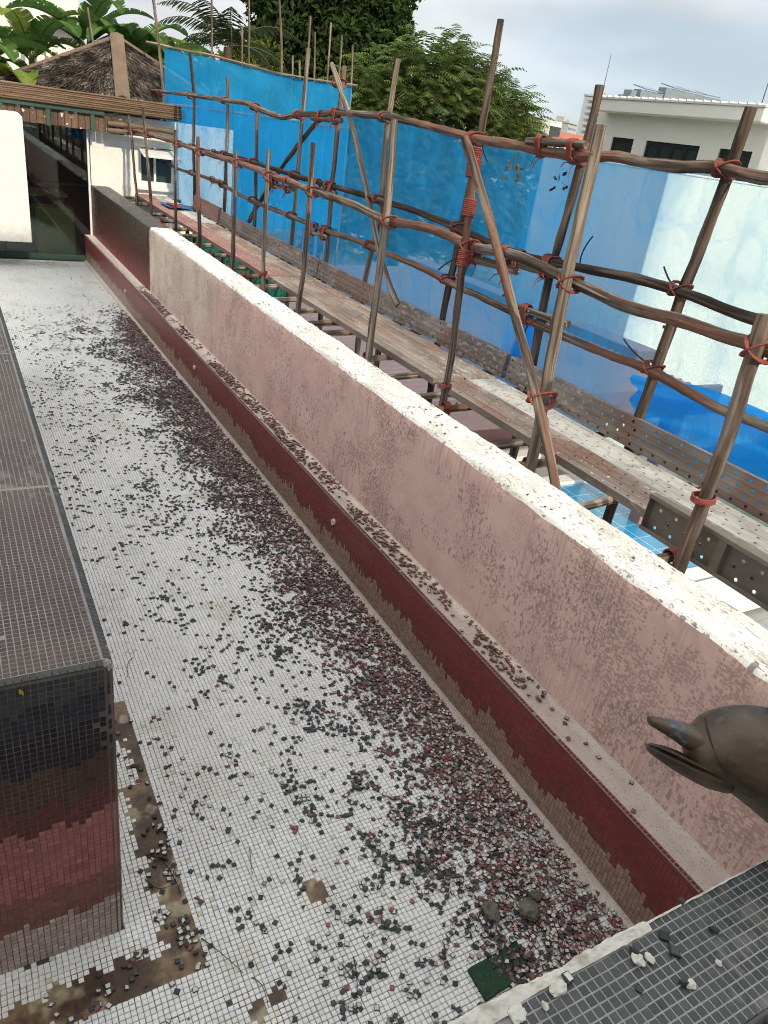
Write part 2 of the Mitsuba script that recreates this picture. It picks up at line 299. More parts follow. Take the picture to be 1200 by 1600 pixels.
def tube(pts, rad, sides=10, cap=True, seed=0, rough=0.0):
    """a polyline as a tube; returns mesh and uv (around, along in metres)"""
    p = np.asarray(pts, float); rad = np.broadcast_to(np.asarray(rad, float), (len(p),))
    t = np.gradient(p, axis=0); t /= np.linalg.norm(t, axis=1, keepdims=True) + 1e-12
    ref = np.array([1.0, 0.3, 0.1]) if abs(t[:, 2]).mean() > 0.7 else np.array([0.05, 0.1, 1.0])
    a = np.cross(t, ref); a /= np.linalg.norm(a, axis=1, keepdims=True) + 1e-12
    b = np.cross(t, a)
    ang = np.arange(sides + 1) * 2 * np.pi / sides
    rr = np.repeat(rad[:, None], sides + 1, 1)
    if rough:
        s = np.concatenate([[0], np.cumsum(np.linalg.norm(np.diff(p, axis=0), axis=1))])
        q = np.stack([np.cos(ang)[None, :] * 1.2 + 0 * s[:, None] + seed * 3.7, np.sin(ang)[None, :] * 1.2 + 0 * s[:, None], s[:, None] * 7 + 0 * ang[None]], -1)
        rr = rr * (1 + rough * (meshkit.noise(q, seed) - 0.5) * 2)
    v = p[:, None] + rr[..., None] * (np.cos(ang)[None, :, None] * a[:, None] + np.sin(ang)[None, :, None] * b[:, None])
    s = np.concatenate([[0], np.cumsum(np.linalg.norm(np.diff(p, axis=0), axis=1))]) + seed * 1.37
    uv = np.stack([np.broadcast_to(ang / (2 * np.pi), (len(p), sides + 1)), np.broadcast_to(s[:, None], (len(p), sides + 1))], -1)
    n, m = len(p), sides + 1
    i, j = np.meshgrid(np.arange(n - 1), np.arange(sides), indexing='ij')
    q = np.stack([i * m + j, (i + 1) * m + j, (i + 1) * m + j + 1, i * m + j + 1], -1).reshape(-1, 4)
    f = np.vstack([q[:, [0, 1, 2]], q[:, [0, 2, 3]]])
    v = v.reshape(-1, 3); uv = uv.reshape(-1, 2)
    if cap:
        for e, order in ((0, 1), (n - 1, -1)):
            ring = np.arange(m) + e * m
            base = len(v)
            v = np.vstack([v, v[ring], p[e][None]]); uv = np.vstack([uv, uv[ring] + [0, 0.31], uv[ring[:1]]])
            k = np.arange(sides)
            tri = np.stack([base + k, base + k + 1, np.full(sides, base + m)], 1)
            f = np.vstack([f, tri[:, ::order]])
    return (v, f), uv

def wander(pts, step=0.12, amp=0.012, seed=0):
    """resample a polyline finely with a smooth curve and a little irregular bend"""
    p = np.asarray(pts, float)
    s = np.concatenate([[0], np.cumsum(np.linalg.norm(np.diff(p, axis=0), axis=1))])
    n = max(4, int(s[-1] / step))
    u = np.linspace(0, s[-1], n + 1)
    if len(p) > 2:
        from scipy.interpolate import PchipInterpolator
        q = PchipInterpolator(s, p)(u)
    else:
        q = p[0] + (p[1] - p[0]) * (u / s[-1])[:, None]
    w = np.stack([meshkit.fbm(np.stack([u * 1.3 + 31 * k, u * 0 + seed * 5.1, u * 0 + k], -1), 2, seed + k) - 0.5 for k in range(3)], -1)
    return q + w * amp * 2

def tiles(C, U, V, hu, hv, th, col, bevel=0.0014, lift=None):
    """n bevelled tiles as one (verts, faces, colours); C is the middle of each tile's back"""
    C = np.asarray(C, float); n = len(C)
    U = np.broadcast_to(np.asarray(U, float), (n, 3)); V = np.broadcast_to(np.asarray(V, float), (n, 3))
    N = np.cross(U, V)
    hu = np.broadcast_to(hu, (n,))[:, None]; hv = np.broadcast_to(hv, (n,))[:, None]; th = np.broadcast_to(th, (n,))[:, None]
    out = []
    for s, (du, dv) in enumerate(((-1, -1), (1, -1), (1, 1), (-1, 1))):
        out.append(C + U * hu * du + V * hv * dv)
    for s, (du, dv) in enumerate(((-1, -1), (1, -1), (1, 1), (-1, 1))):
        out.append(C + U * (hu - bevel) * du + V * (hv - bevel) * dv + N * th)
    v = np.stack(out, 1)
    if lift is not None: v = v + lift[:, None, :] if lift.ndim == 2 else v
    f1 = np.array([[4, 5, 6], [4, 6, 7], [0, 1, 5], [0, 5, 4], [1, 2, 6], [1, 6, 5], [2, 3, 7], [2, 7, 6], [3, 0, 4], [3, 4, 7]])
    f = (f1[None] + (np.arange(n) * 8)[:, None, None]).reshape(-1, 3)
    c = np.repeat(np.asarray(col, float), 8, 0)
    return v.reshape(-1, 3), f, c

def grid_mesh(P):
    """quads over an (n, m, 3) array of points"""
    n, m = P.shape[:2]
    i, j = np.meshgrid(np.arange(n - 1), np.arange(m - 1), indexing='ij')
    q = np.stack([i * m + j, (i + 1) * m + j, (i + 1) * m + j + 1, i * m + j + 1], -1).reshape(-1, 4)
    return P.reshape(-1, 3), np.vstack([q[:, [0, 1, 2]], q[:, [0, 2, 3]]])

def nz(x, y=0.0, z=0.0, seed=0, o=3):
    x, y, z = np.broadcast_arrays(np.asarray(x, float), np.asarray(y, float), np.asarray(z, float))
    return meshkit.fbm(np.stack([x, y, z], -1), o, seed)

def wall_openings(axis, at, thick, a0, a1, z0, z1, holes):
    """a wall in the plane axis = at .. at + thick, running a0..a1, with rectangular holes (a, b, zlo, zhi)"""
    poly = sbox(a0, z0, a1, z1).difference(shapely.union_all([sbox(a, c, b, d) for a, b, c, d in holes])) if holes else sbox(a0, z0, a1, z1)
    ms = []
    for g in getattr(poly, 'geoms', [poly]):
        m = trimesh.creation.extrude_polygon(g, thick, engine='earcut')
        v = m.vertices.copy()
        m.vertices = np.stack([v[:, 2] + at, v[:, 0], v[:, 1]], 1) if axis == 'x' else np.stack([v[:, 0], at + v[:, 2], v[:, 1]], 1)
        m.fix_normals(); ms.append(m)
    return cat(ms)

# ---------------------------------------------------------------- ground and the house behind the camera (it shades the gutter floor)
R = 600.0
add('ground', (np.array([[-R, -R, -3.2], [R, -R, -3.2], [R, R, -3.2], [-R, R, -3.2]]), np.array([[0, 1, 2, 3]])), 'm_ground')
tag('ground', 'mixed green and grey ground of the gardens far below the terrace', kind='structure')
add('terrace', bx(-9.0, 3.2, -1.2, 0.26, -3.2, 1.50), 'm_grey_concrete')
tag('terrace', 'raised terrace slab behind the black tiled parapet', kind='structure')
h = 'upper_house'
add(h + '__wall', wall_openings('y', -1.5, 0.25, -3.5, 2.46, 1.5, 10.2, [(-1.0, 1.0, 1.6, 4.0), (-1.0, 1.0, 6.0, 7.6)]), 'm_cream_wall')
add(h + '__side_wall', bx(2.21, 2.46, -8.0, -1.5, 1.5, 10.2), 'm_cream_wall')
add(h + '__roof', bx(-3.5, 2.46, -8.0, -1.26, 10.2, 10.35), 'm_grey_concrete')
for a, b, c, d in ((-1.0, 1.0, 1.6, 4.0), (-1.0, 1.0, 6.0, 7.6)):
    add(h + '__window', bx(a, b, -1.42, -1.40, c, d), 'm_dark_glass')
tag(h, 'cream upper storey house wall behind the terrace', 'house')

# ---------------------------------------------------------------- the tiled gutter floor
FX0, FX1, FY0, FY1 = -0.62, 2.30, 0.60, 15.78
add('floor', bx(FX0 - 0.2, 2.34, 0.3, 15.9, -0.6, 0.0), 'm_floor_grout')
tag('floor', 'long roof gutter floor of small white mosaic tiles between block and pink wall', kind='structure')
nx = int((FX1 - FX0) / PITCH); ny = int((FY1 - FY0) / PITCH)
ix, iy = np.meshgrid(np.arange(nx), np.arange(ny), indexing='ij')
tx = FX0 + (ix.ravel() + 0.5) * PITCH; ty = FY0 + (iy.ravel() + 0.5) * PITCH
# rows wander a little and whole sheets of tiles are set slightly off each other
sheet = ((ix.ravel() // 15) * 131 + (iy.ravel() // 15) * 17)
srand = lambda k, s: (np.sin(k * 12.9898 + s * 78.233) * 43758.5453) % 1.0
tx = tx + (srand(sheet, 1) - 0.5) * 0.0016 + (rng.random(len(tx)) - 0.5) * 0.0012
ty = ty + (srand(sheet, 2) - 0.5) * 0.0016 + (rng.random(len(tx)) - 0.5) * 0.0012
def in_block(x, y): return (x < 0.325) & (y > 1.985)
inner_x = 0.455 + 0.05 * (nz(ty * 5, 1.0, seed=4, o=2) - 0.5) + 0.10 * (nz(ty * 22, 2.0, seed=5, o=2) - 0.5)
inner_y = 1.850 + 0.05 * (nz(tx * 5, 3.0, seed=6, o=2) - 0.5) + 0.09 * (nz(tx * 22, 4.0, seed=8, o=2) - 0.5)
tr1 = (tx > inner_x) & (tx < 0.578) & (ty > 1.705) & (ty < 3.33)
tr1 &= ~((ty > 2.72) & (ty < 3.05) & (tx < 0.53) & (nz(tx * 30, ty * 30, seed=9, o=1) > 0.35))
tr2 = (ty > 1.705) & (ty < inner_y) & (tx < 0.578)
trench = tr1 | tr2
lone = (nz(tx * 18, ty * 18, seed=21, o=2) > 0.86)
def near(x, y, cx, cy, r): return (x - cx) ** 2 + (y - cy) ** 2 < (r * (0.7 + 0.7 * nz(x * 25, y * 25, seed=33, o=1))) ** 2
stain = near(tx, ty, 1.10, 1.85, 0.050) | near(tx, ty, 0.78, 1.50, 0.030) | near(tx, ty, 0.71, 1.47, 0.034)
gone = trench | stain | (lone & (rng.random(len(tx)) < 0.5)) | ((tx < 0.40) & (ty > 3.6) & (nz(ty * 2.5, 7.0, seed=14, o=2) > 0.66))
keep = ~gone & ~in_block(tx, ty)
tx, ty, sheet = tx[keep], ty[keep], sheet[keep]
g = 0.76 + 0.07 * (rng.random(len(tx)) - 0.5) + 0.05 * (srand(sheet, 3) - 0.5)
col = np.stack([g * 0.985, g, g * 0.975], 1)
y_t = nz(tx * 3.0, ty * 3.0, seed=17, o=3)
warm = np.clip((y_t - 0.66) / 0.1, 0, 1)[:, None] * 0.3
col = col * (1 - warm) + warm * np.array([0.50, 0.46, 0.33])
odd = rng.random(len(tx)) < 0.012
col[odd] *= np.array([0.75, 0.70, 0.55])
zj = rng.random(len(tx)) * 0.0012
vis = (ty > 1.16) & (ty > 1.83 - 0.448 * (tx + 0.15)) & (tx > -0.1)
dist = np.sqrt(tx ** 2 + ty ** 2 + 9)
order = np.where(vis)[0][np.argsort(dist[vis])][:300]
rest = np.ones(len(tx), bool); rest[order] = False
TH = 0.0036; HT = 0.01005
v, f, c = tiles(np.stack([tx, ty, zj - 0.0005], 1)[rest], (1, 0, 0), (0, 1, 0), HT, HT, TH, col[rest])
k = add('floor__tile_field', (v, f), 'm_white_tile', color=c); tag(k, 'field of small white mosaic tiles with dark grout', kind='stuff')
var = []
for q in range(8):
    gg = 0.72 + 0.012 * q
    vv, ff, cc = tiles(np.zeros((1, 3)), (1, 0, 0), (0, 1, 0), HT, HT, TH, [[gg * 0.985, gg, gg * 0.97 - (0.06 if q == 0 else 0)]])
    var.append(mikit.ply((vv, ff), 'm_white_tile', color=cc))
for n_, o in enumerate(order):
    put('floor__tile' if n_ == 0 else f'floor__tile_{n_:03d}', var[o % 8], T().translate([float(tx[o]), float(ty[o]), float(zj[o] - 0.0005)]))
# brown wet bed where the tiles are gone
def lumpy_sheet(xs, ys, z, amp, seed):
    X, Y = np.meshgrid(xs, ys, indexing='ij')
    Z = z + amp * (nz(X * 14, Y * 14, 0, seed) - 0.5) * 2
    return grid_mesh(np.stack([X, Y, Z], -1))
m1 = lumpy_sheet(np.linspace(0.40, 0.585, 20), np.linspace(1.70, 3.36, 110), 0.0012, 0.0009, 3)
m2 = lumpy_sheet(np.linspace(-0.62, 0.402, 80), np.linspace(1.697, 1.92, 24), 0.0015, 0.0009, 4)
m3 = lumpy_sheet(np.linspace(1.02, 1.18, 14), np.linspace(1.77, 1.93, 14), 0.0012, 0.0006, 5)
m4 = lumpy_sheet(np.linspace(0.63, 0.84, 14), np.linspace(1.40, 1.57, 14), 0.0012, 0.0006, 5)
add('floor__bare_bed', cat([trimesh.Trimesh(*a, process=False) for a in (m1, m2, m3, m4)]), 'm_muck', smooth=True)
labels['floor__bare_bed'] = {'label': 'brown wet mortar bed where the white tiles are missing'}

# ---------------------------------------------------------------- loose mosaic chips
CH_DARK, CH_MAR, CH_PINK, CH_WHITE, CH_RED = 0, 1, 2, 3, 4
def chip_cols(kind, r):
    """(face up, rim) colours; kinds 2 and 3 lie with the mortar back up"""
    j = 0.8 + 0.4 * r
    if kind == CH_DARK: return np.array([0.042, 0.045, 0.048]) * (0.6 + 1.1 * r), np.array([0.028, 0.029, 0.030]) * j
    if kind == CH_MAR: return np.array([0.150, 0.082, 0.080]) * j, np.array([0.080, 0.040, 0.040]) * j
    if kind == CH_PINK: return np.array([0.42, 0.31, 0.29]) * j, np.array([0.075, 0.035, 0.035]) * j
    if kind == CH_WHITE: return np.array([0.58, 0.56, 0.51]) * (0.85 + 0.25 * r), np.array([0.05, 0.05, 0.05]) * j
    return np.array([0.24, 0.085, 0.080]) * j, np.array([0.13, 0.04, 0.04]) * j
def chip_mesh(n, seed, kinds, hs=0.0098, th=0.0046):
    """n chips lying at the origin: outer body plus a slightly raised inner face; (n, 16, 3), faces, colours"""
    g = np.random.default_rng(seed)
    base = np.array([[-1, -1], [1, -1], [1, 1], [-1, 1]], float)
    s = hs * (0.92 + 0.14 * g.random((n, 1, 1)))
    q = base[None] * s + (g.random((n, 4, 2)) - 0.5) * 0.0022
    broken = g.random(n) < 0.22
    q[broken, 2] *= (0.1 + 0.6 * g.random((broken.sum(), 1)))
    half = g.random(n) < 0.12
    q[half, 1:3, 0] *= 0.25
    lo = np.concatenate([q * 0.97, np.zeros((n, 4, 1))], -1)
    t = th * (0.8 + 0.5 * g.random((n, 1, 1)))
    hi = np.concatenate([q, np.broadcast_to(t, (n, 4, 1))], -1)
    inn = np.concatenate([q * 0.80 + (g.random((n, 1, 2)) - 0.5) * 0.001, np.broadcast_to(t + 0.0008, (n, 4, 1))], -1)
    top = inn.copy()
    v = np.concatenate([lo, hi, inn, top], 1)
    f1 = np.array([[0, 1, 5], [0, 5, 4], [1, 2, 6], [1, 6, 5], [2, 3, 7], [2, 7, 6], [3, 0, 4], [3, 4, 7],
                   [4, 5, 9], [4, 9, 8], [5, 6, 10], [5, 10, 9], [6, 7, 11], [6, 11, 10], [7, 4, 8], [7, 8, 11], [12, 13, 14], [12, 14, 15], [0, 2, 1], [0, 3, 2]])
    cols = np.zeros((n, 16, 3))
    for i in range(n):
        up, rim = chip_cols(int(kinds[i]), g.random())
        cols[i, :12] = rim; cols[i, 12:] = up
    return v, f1, cols
def rot_mats(n, g, tilt):
    a = g.random(n) * 2 * np.pi
    ti = np.abs(g.normal(0, 1, n)) * tilt; ph = g.random(n) * 2 * np.pi
    ca, sa, z, o = np.cos(a), np.sin(a), np.zeros(n), np.ones(n)
    Rz = np.stack([np.stack([ca, -sa, z], -1), np.stack([sa, ca, z], -1), np.stack([z, z, o], -1)], 1)
    kx, ky = np.cos(ph), np.sin(ph); c, s = np.cos(ti), np.sin(ti); C_ = 1 - c
    Rt = np.stack([np.stack([c + kx * kx * C_, kx * ky * C_, ky * s], -1), np.stack([kx * ky * C_, c + ky * ky * C_, -kx * s], -1), np.stack([-ky * s, kx * s, c], -1)], 1)
    return Rt @ Rz, ti
XL = 2.322
def scatter(area, dens, g, n_try):
    x = area[0] + (area[1] - area[0]) * g.random(n_try); y = area[2] + (area[3] - area[2]) * g.random(n_try)
    A = (area[1] - area[0]) * (area[3] - area[2]); mx = n_try / A
    ok = g.random(n_try) < dens(x, y) / mx
    return x[ok], y[ok]
def dens_floor(x, y):
    s = XL - x
    w = np.interp(y, [0.6, 1.2, 2.0, 3.0, 5.0, 8.0, 10.0, 11.3, 12.0], [0.62, 0.58, 0.55, 0.50, 0.46, 0.42, 0.36, 0.22, 0.05])
    w = w * (0.60 + 0.90 * nz(x * 1.2 + 3, y * 1.6, seed=41, o=3)) * 1.15
    q = s / np.maximum(w, 0.02); pile = 3100 * np.exp(-(q / 0.80) ** 2.0) * np.clip(0.15 + 1.5 * nz(x * 6, y * 5, seed=44, o=3), 0.2, 1.3)
    gap = np.interp(s, [0, 0.10, 0.16], [1.0, 1.0, 1.0])
    cl = nz(x * 3.2, y * 3.2, seed=42, o=3)
    cl2 = nz(x * 9, y * 9, seed=45, o=2)
    mid = (1500 + 1900 * np.clip((3.4 - y) / 1.6, 0, 1)) * np.exp(-(s / 0.95) ** 2) * np.clip((cl - 0.36) / 0.22, 0.05, 1) * np.clip((cl2 - 0.32) / 0.28, 0.12, 1)
    left = (430 - 120 * np.clip((3 - y) / 1.5, 0, 1)) * np.exp(-(s / 1.55) ** 2) * np.clip((cl - 0.34) / 0.24, 0.3, 1) * np.clip((cl2 - 0.32) / 0.25, 0.3, 1)
    end = np.interp(y, [0, 10.6, 11.6, 12.4, 13.6, 15.8], [1, 1, 0.55, 0.04, 0.012, 0.004])
    near_gap = 1 - 0.75 * np.exp(-((x - 1.52) / 0.13) ** 2 - ((y - 1.55) / 0.16) ** 2)
    bare = (((x > 0.43) & (x < 0.58) & (y > 1.70) & (y < 2.45)) | ((y > 1.70) & (y < 1.87) & (x > 0.0) & (x < 0.58)))
    return (pile * gap * near_gap + mid * near_gap + left + bare * 900 * np.clip((cl2 - 0.38) / 0.2, 0.1, 1)) * end * ((x > 0.335) | (y < 1.97))
fx, fy = scatter((-0.3, 2.30, 0.75, 15.6), dens_floor, rng, 150000)
def kinds_for(x, y, g):
    s = XL - x; u = g.random(len(x))
    pm = np.clip(1.15 - s / 0.75, 0.03, 1)                        # near the red ledge the fallen tiles are maroon and pink, further out charcoal
    nearend = np.clip((3.6 - y) / 2.0, 0, 1)
    kind = np.full(len(x), CH_DARK)
    kind[u < (0.62 - 0.22 * nearend) * pm] = CH_MAR
    pk = 0.27 * pm + 0.32 * nearend * (0.12 + 0.88 * pm)
    kind[(u > (0.62 - 0.22 * nearend) * pm) & (u < (0.62 - 0.22 * nearend) * pm + pk)] = CH_PINK
    u2 = g.random(len(x))
    kind[u2 < 0.06 + 0.17 * nearend] = CH_WHITE
    kind[(u2 > 0.95) & (nearend > 0.1)] = CH_RED
    kind[(x < 0.60) & (y < 2.5) & (u2 < 0.5)] = CH_WHITE
    return kind
fk = kinds_for(fx, fy, rng)
loc = dens_floor(fx, fy)
# height in the heap: dense places lie several chips deep
fz = np.where(loc > 900, rng.random(len(fx)) * 0.011 * np.clip(loc / 2600, 0, 1.3), 0.0) + 0.0048
ftilt = np.where(loc > 900, 0.26, 0.07)
def dens_ledge(x, y):
    b = np.interp(y, [0.8, 1.5, 2.0, 2.25, 2.5, 2.9, 3.3, 4.2, 9.0, 10.6, 11.2, 11.6], [20, 40, 120, 1300, 1500, 250, 1100, 1900, 2300, 2000, 700, 0])
    return b * np.clip((nz(x * 6, y * 2.5, seed=55, o=3) - 0.30) / 0.22, 0.1, 1) * np.where(y < 3.2, 0.4 + 1.0 * (x - 2.34) / 0.14, 1)
lx, ly = scatter((2.352, 2.478, 0.8, 11.6), dens_ledge, rng, 9000)
lk = np.where(rng.random(len(lx)) < 0.5, CH_MAR, np.where(rng.random(len(lx)) < 0.5, CH_PINK, np.where(rng.random(len(lx)) < 0.75, CH_RED, CH_DARK)))
lz = 0.501 + rng.random(len(lx)) * 0.007
ltilt = np.full(len(lx), 0.22)
cx_, cy_ = scatter((2.53, 2.79, 1.0, 11.0), lambda x, y: 5 + 75 * (nz(x * 6, y * 1.6, seed=61, o=2) > 0.66), rng, 1200)
ck = np.where(rng.random(len(cx_)) < 0.75, CH_DARK, CH_MAR)
ax = np.concatenate([fx, lx, cx_]); ay = np.concatenate([fy, ly, cy_]); az = np.concatenate([fz, lz, np.full(len(cx_), 1.398)])
ak = np.concatenate([fk, lk, ck]); at_ = np.concatenate([ftilt, ltilt, np.full(len(cx_), 0.12)])
area_id = np.concatenate([np.zeros(len(fx)), np.ones(len(lx)), np.full(len(cx_), 2)]); loc_pad = np.concatenate([loc, np.zeros(len(lx) + len(cx_))])
Rm, ti = rot_mats(len(ax), rng, at_)
# here and there two to six tiles still hang together on their mortar
fl = np.where((area_id == 0) & (loc_pad > 60) & (rng.random(len(ax)) < 0.012))[0]
gx_, gy_, gz_, gk_, gR_, ga_ = [], [], [], [], [], []
for o in fl:
    n_ = int(rng.integers(2, 7)); cells = [(0, 0), (1, 0), (0, 1), (1, 1), (2, 0), (2, 1)][:n_]
    for a_, b_ in cells[1:]:
        d_ = Rm[o] @ np.array([a_ * PITCH * 0.97, b_ * PITCH * 0.97, 0]); gx_.append(ax[o] + d_[0]); gy_.append(ay[o] + d_[1]); gz_.append(az[o] + max(d_[2], -0.003)); gk_.append(ak[o]); gR_.append(Rm[o]); ga_.append(ti[o])
ax, ay, az, ak = np.append(ax, gx_), np.append(ay, gy_), np.append(az, gz_), np.append(ak, gk_)
Rm = np.concatenate([Rm, np.array(gR_)]); ti = np.append(ti, ga_); area_id = np.append(area_id, np.zeros(len(gx_))); loc_pad = np.append(loc_pad, np.full(len(gx_), 100.0))
V, F1, Cc = chip_mesh(len(ax), 99, ak)
V[area_id == 2] *= 0.7
W = np.einsum('nij,nkj->nki', Rm, V) + np.stack([ax, ay, az], -1)[:, None]
W[..., 2] += (np.sin(np.minimum(ti, 1.0)) * 0.0085)[:, None]
seen = (area_id == 0) & (ay > 1.17) & (ay > 1.85 - 0.448 * (ax + 0.15)) & (ax > -0.05) & ~((ax < 0.34) & (ay > 1.97))
top_ = rng.random(len(ax)) < np.where(loc_pad > 900, 0.45, 1.0)
cd = np.sqrt(ax ** 2 + ay ** 2 + (3 - az) ** 2)
sel = np.where(seen & top_)[0]; sel = sel[np.argsort(cd[sel])][:300]
rest = np.ones(len(ax), bool); rest[sel] = False
nr = rest.sum()
add('tile_rubble', (W[rest].reshape(-1, 3), (F1[None] + (np.arange(nr) * 16)[:, None, None]).reshape(-1, 3)), 'm_chip', color=Cc[rest].reshape(-1, 3))
tag('tile_rubble', 'thick drift of fallen maroon, charcoal and pale mosaic tiles along the red ledge', 'tile rubble', kind='stuff')
KN = {CH_DARK: ('small charcoal mosaic tile', 'charcoal tiles'), CH_MAR: ('small maroon brown mosaic tile', 'maroon tiles'), CH_PINK: ('loose tile with pink back up', 'pink backed tiles'),
      CH_WHITE: ('loose tile with white back up', 'white backed tiles'), CH_RED: ('small dusty red mosaic tile', 'dusty red tiles')}
def where_(x, y):
    if x < 0.60 and ((x > 0.42 and y > 1.70) or 1.70 < y < 1.90): return 'in the brown bare strip'
    if x > 1.48 and y < 1.32: return 'on or beside the green mat'
    if x > 1.35: return 'in the near drift below the parapet'
    if y < 1.55: return 'at the bottom edge of the white floor'
    if x < 0.85: return 'on white floor right of the brown strip'
    return 'on white floor left of the drift'
for o in sel:
    k = name('loose_tile')
    add(k, (W[o], F1), 'm_chip', color=Cc[o])
    a_, b_ = KN[int(ak[o])]; w_ = where_(ax[o], ay[o])
    tag(k, a_ + ' lying ' + w_, 'tile', b_ + ' ' + w_)

# crumbs and dust of mortar between the fallen tiles
g = np.random.default_rng(18); mx_, my_ = scatter((0.3, 2.30, 0.9, 12.0), lambda x, y: 26 + 0.26 * dens_floor(x, y), g, 26000)
n = len(mx_); s4 = np.array([[1, 0, 0], [-0.5, 0.87, 0], [-0.5, -0.87, 0], [0.1, 0, 0.75], [0.4, -0.6, 0.45]]); f4 = np.array([[0, 1, 3], [1, 2, 3], [2, 4, 3], [4, 0, 3], [2, 0, 4]])
an = g.random(n) * 6.28; sz = (0.0015 + 0.0075 * g.random(n) ** 3)[:, None, None]
q = s4[None] * sz * (0.6 + 0.8 * g.random((n, 5, 1))); q = np.stack([q[..., 0] * np.cos(an)[:, None] - q[..., 1] * np.sin(an)[:, None], q[..., 0] * np.sin(an)[:, None] + q[..., 1] * np.cos(an)[:, None], q[..., 2]], -1)
q = q + np.stack([mx_, my_, 0.0042 + 0.012 * g.random(n) * (dens_floor(mx_, my_) > 900)], -1)[:, None]
tn = np.array([0.52, 0.47, 0.42]) * (0.12 + 1.0 * g.random((n, 1))); tn[g.random(n) < 0.35] *= 0.15
add('mortar_grit', (q.reshape(-1, 3), (f4[None] + (np.arange(n) * 5)[:, None, None]).reshape(-1, 3)), 'm_chip', color=np.repeat(tn, 5, 0))
tag('mortar_grit', 'grit and crumbs of mortar strewn among the fallen tiles on the floor', 'grit', kind='stuff')

# ---------------------------------------------------------------- the dark red ledge at the foot of the wall
LZ = 0.50
t = 'ledge'
yy = np.linspace(0.3, 15.9, 700)
add(t + '__core', bx(XL - 0.0026, 2.52, 0.3, 15.9, -0.3, LZ - 0.0055), 'm_red_grout')
xs = np.linspace(2.330, 2.50, 12)
X, Y = np.meshgrid(xs, np.linspace(0.3, 15.9, 900), indexing='ij')
Z = LZ - 0.002 + 0.005 * (nz(X * 30, Y * 30, seed=71) - 0.5) + 0.035 * np.clip((X - 2.465) / 0.035, 0, 1) ** 2
add(t + '__mortar_top', grid_mesh(np.stack([X, Y, Z], -1)), 'm_ledge_mortar', smooth=True)
# the cove of cement where ledge meets floor
u = np.linspace(0, 1, 7); yv = np.linspace(0.4, 15.8, 500)
P = np.zeros((len(u), len(yv), 3))
cw = 0.050 * (0.8 + 0.5 * nz(yv * 4, 2.0, seed=73))
P[..., 0] = XL - 0.002 - cw[None] * (1 - u[:, None]) ** 1.7; P[..., 1] = yv[None]; P[..., 2] = 0.0042 + 0.050 * u[:, None] ** 1.7
add(t + '__cove', grid_mesh(P), 'm_ledge_mortar', smooth=True)
rows = int((LZ - 0.045) / PITCH); cols = int(15.3 / PITCH)
r_, c_ = np.meshgrid(np.arange(rows), np.arange(cols), indexing='ij'); r_, c_ = r_.ravel(), c_.ravel()
zc = 0.045 + (r_ + 0.5) * PITCH; yc = 0.45 + (c_ + 0.5) * PITCH
crand = srand(c_, 5); wv = nz(c_ / 7.0, 3.3, seed=75, o=3); tooth = 4.0 + 7.0 * (wv - 0.2) + 1.6 * (1 - ((c_ / 5.0 + 0.3 * np.floor(c_ / 5.0)) % 1.0)) + (crand > 0.7) * 1.0 - (crand < 0.2) * 1.0
tan = r_ < tooth
brown = (~tan) & (r_ < tooth + 5) & (srand(c_ * 7 + r_, 8) < 0.8 - 0.12 * (r_ - tooth))
base = np.where(tan[:, None], np.array([0.290, 0.200, 0.155]), np.where(brown[:, None], np.array([0.140, 0.045, 0.032]), np.array([0.175, 0.034, 0.032])))
base = base * (0.86 + 0.28 * rng.random((len(r_), 1)))
base = np.where((tan & (srand(c_ * 3 + r_, 4) < 0.3))[:, None], base * np.array([0.85, 0.82, 0.8]), base)
Cq = np.stack([np.full(len(r_), XL + 0.001), yc, zc], 1)
dl = np.sqrt(((Cq - CAM) ** 2).sum(1)); visl = yc > 1.0 + 0.35 * (0.5 - zc)
ordl = np.where(visl)[0][np.argsort(dl[visl])][:150]
restl = np.ones(len(r_), bool); restl[ordl] = False
LT = 0.0042
v, f, c = tiles(Cq[restl], (0, -1, 0), (0, 0, 1), 0.0106, 0.0106, LT, base[restl], 0.0009)
k = add(t + '__tile_field', (v, f), 'm_glazed_tile', color=c); stuff(k)
lv = {}
for o in ordl:
    key = ('t' if tan[o] else 'b' if brown[o] else 'r', int(o) % 4)
    if key not in lv:
        vv, ff, cc = tiles(np.zeros((1, 3)), (0, -1, 0), (0, 0, 1), 0.0106, 0.0106, LT, base[o][None], 0.0009)
        lv[key] = mikit.ply((vv, ff), 'm_glazed_tile', color=cc)
    put(t + '__tile', lv[key], T().translate(Cq[o].tolist()))
# the one row of tiles that is left along the top edge
ec = np.arange(cols); ye = 0.45 + (ec + 0.5) * PITCH
keep = (srand(ec, 9) > 0.03)
colr = np.array([0.16, 0.030, 0.032]) * (0.85 + 0.3 * rng.random((len(ec), 1)))
Ce = np.stack([np.full(len(ec), XL + 0.0085), ye, np.full(len(ec), LZ - 0.004)], 1)
oe = [i for i in range(len(ec)) if ye[i] > 0.95 and keep[i]][:150]
re_ = keep.copy(); re_[oe] = False
v, f, c = tiles(Ce[re_], (1, 0, 0), (0, 1, 0), 0.0098, 0.0104, 0.0050, colr[re_], 0.0012)
k = add(t + '__edge_row', (v, f), 'm_glazed_tile', color=c); stuff(k)
ev = []
for q in range(4):
    vv, ff, cc = tiles(np.zeros((1, 3)), (1, 0, 0), (0, 1, 0), 0.0098, 0.0104, 0.0050, colr[q][None], 0.0012); ev.append(mikit.ply((vv, ff), 'm_glazed_tile', color=cc))
for i in oe: put(t + '__edge_tile', ev[i % 4], T().translate(Ce[i].tolist()))
vv, ff = None, None
add(t + '__edge_grout', bx(XL - 0.0022, XL + 0.021, 0.4, 15.85, LZ - 0.007, LZ + 0.0004), 'm_light_grout')
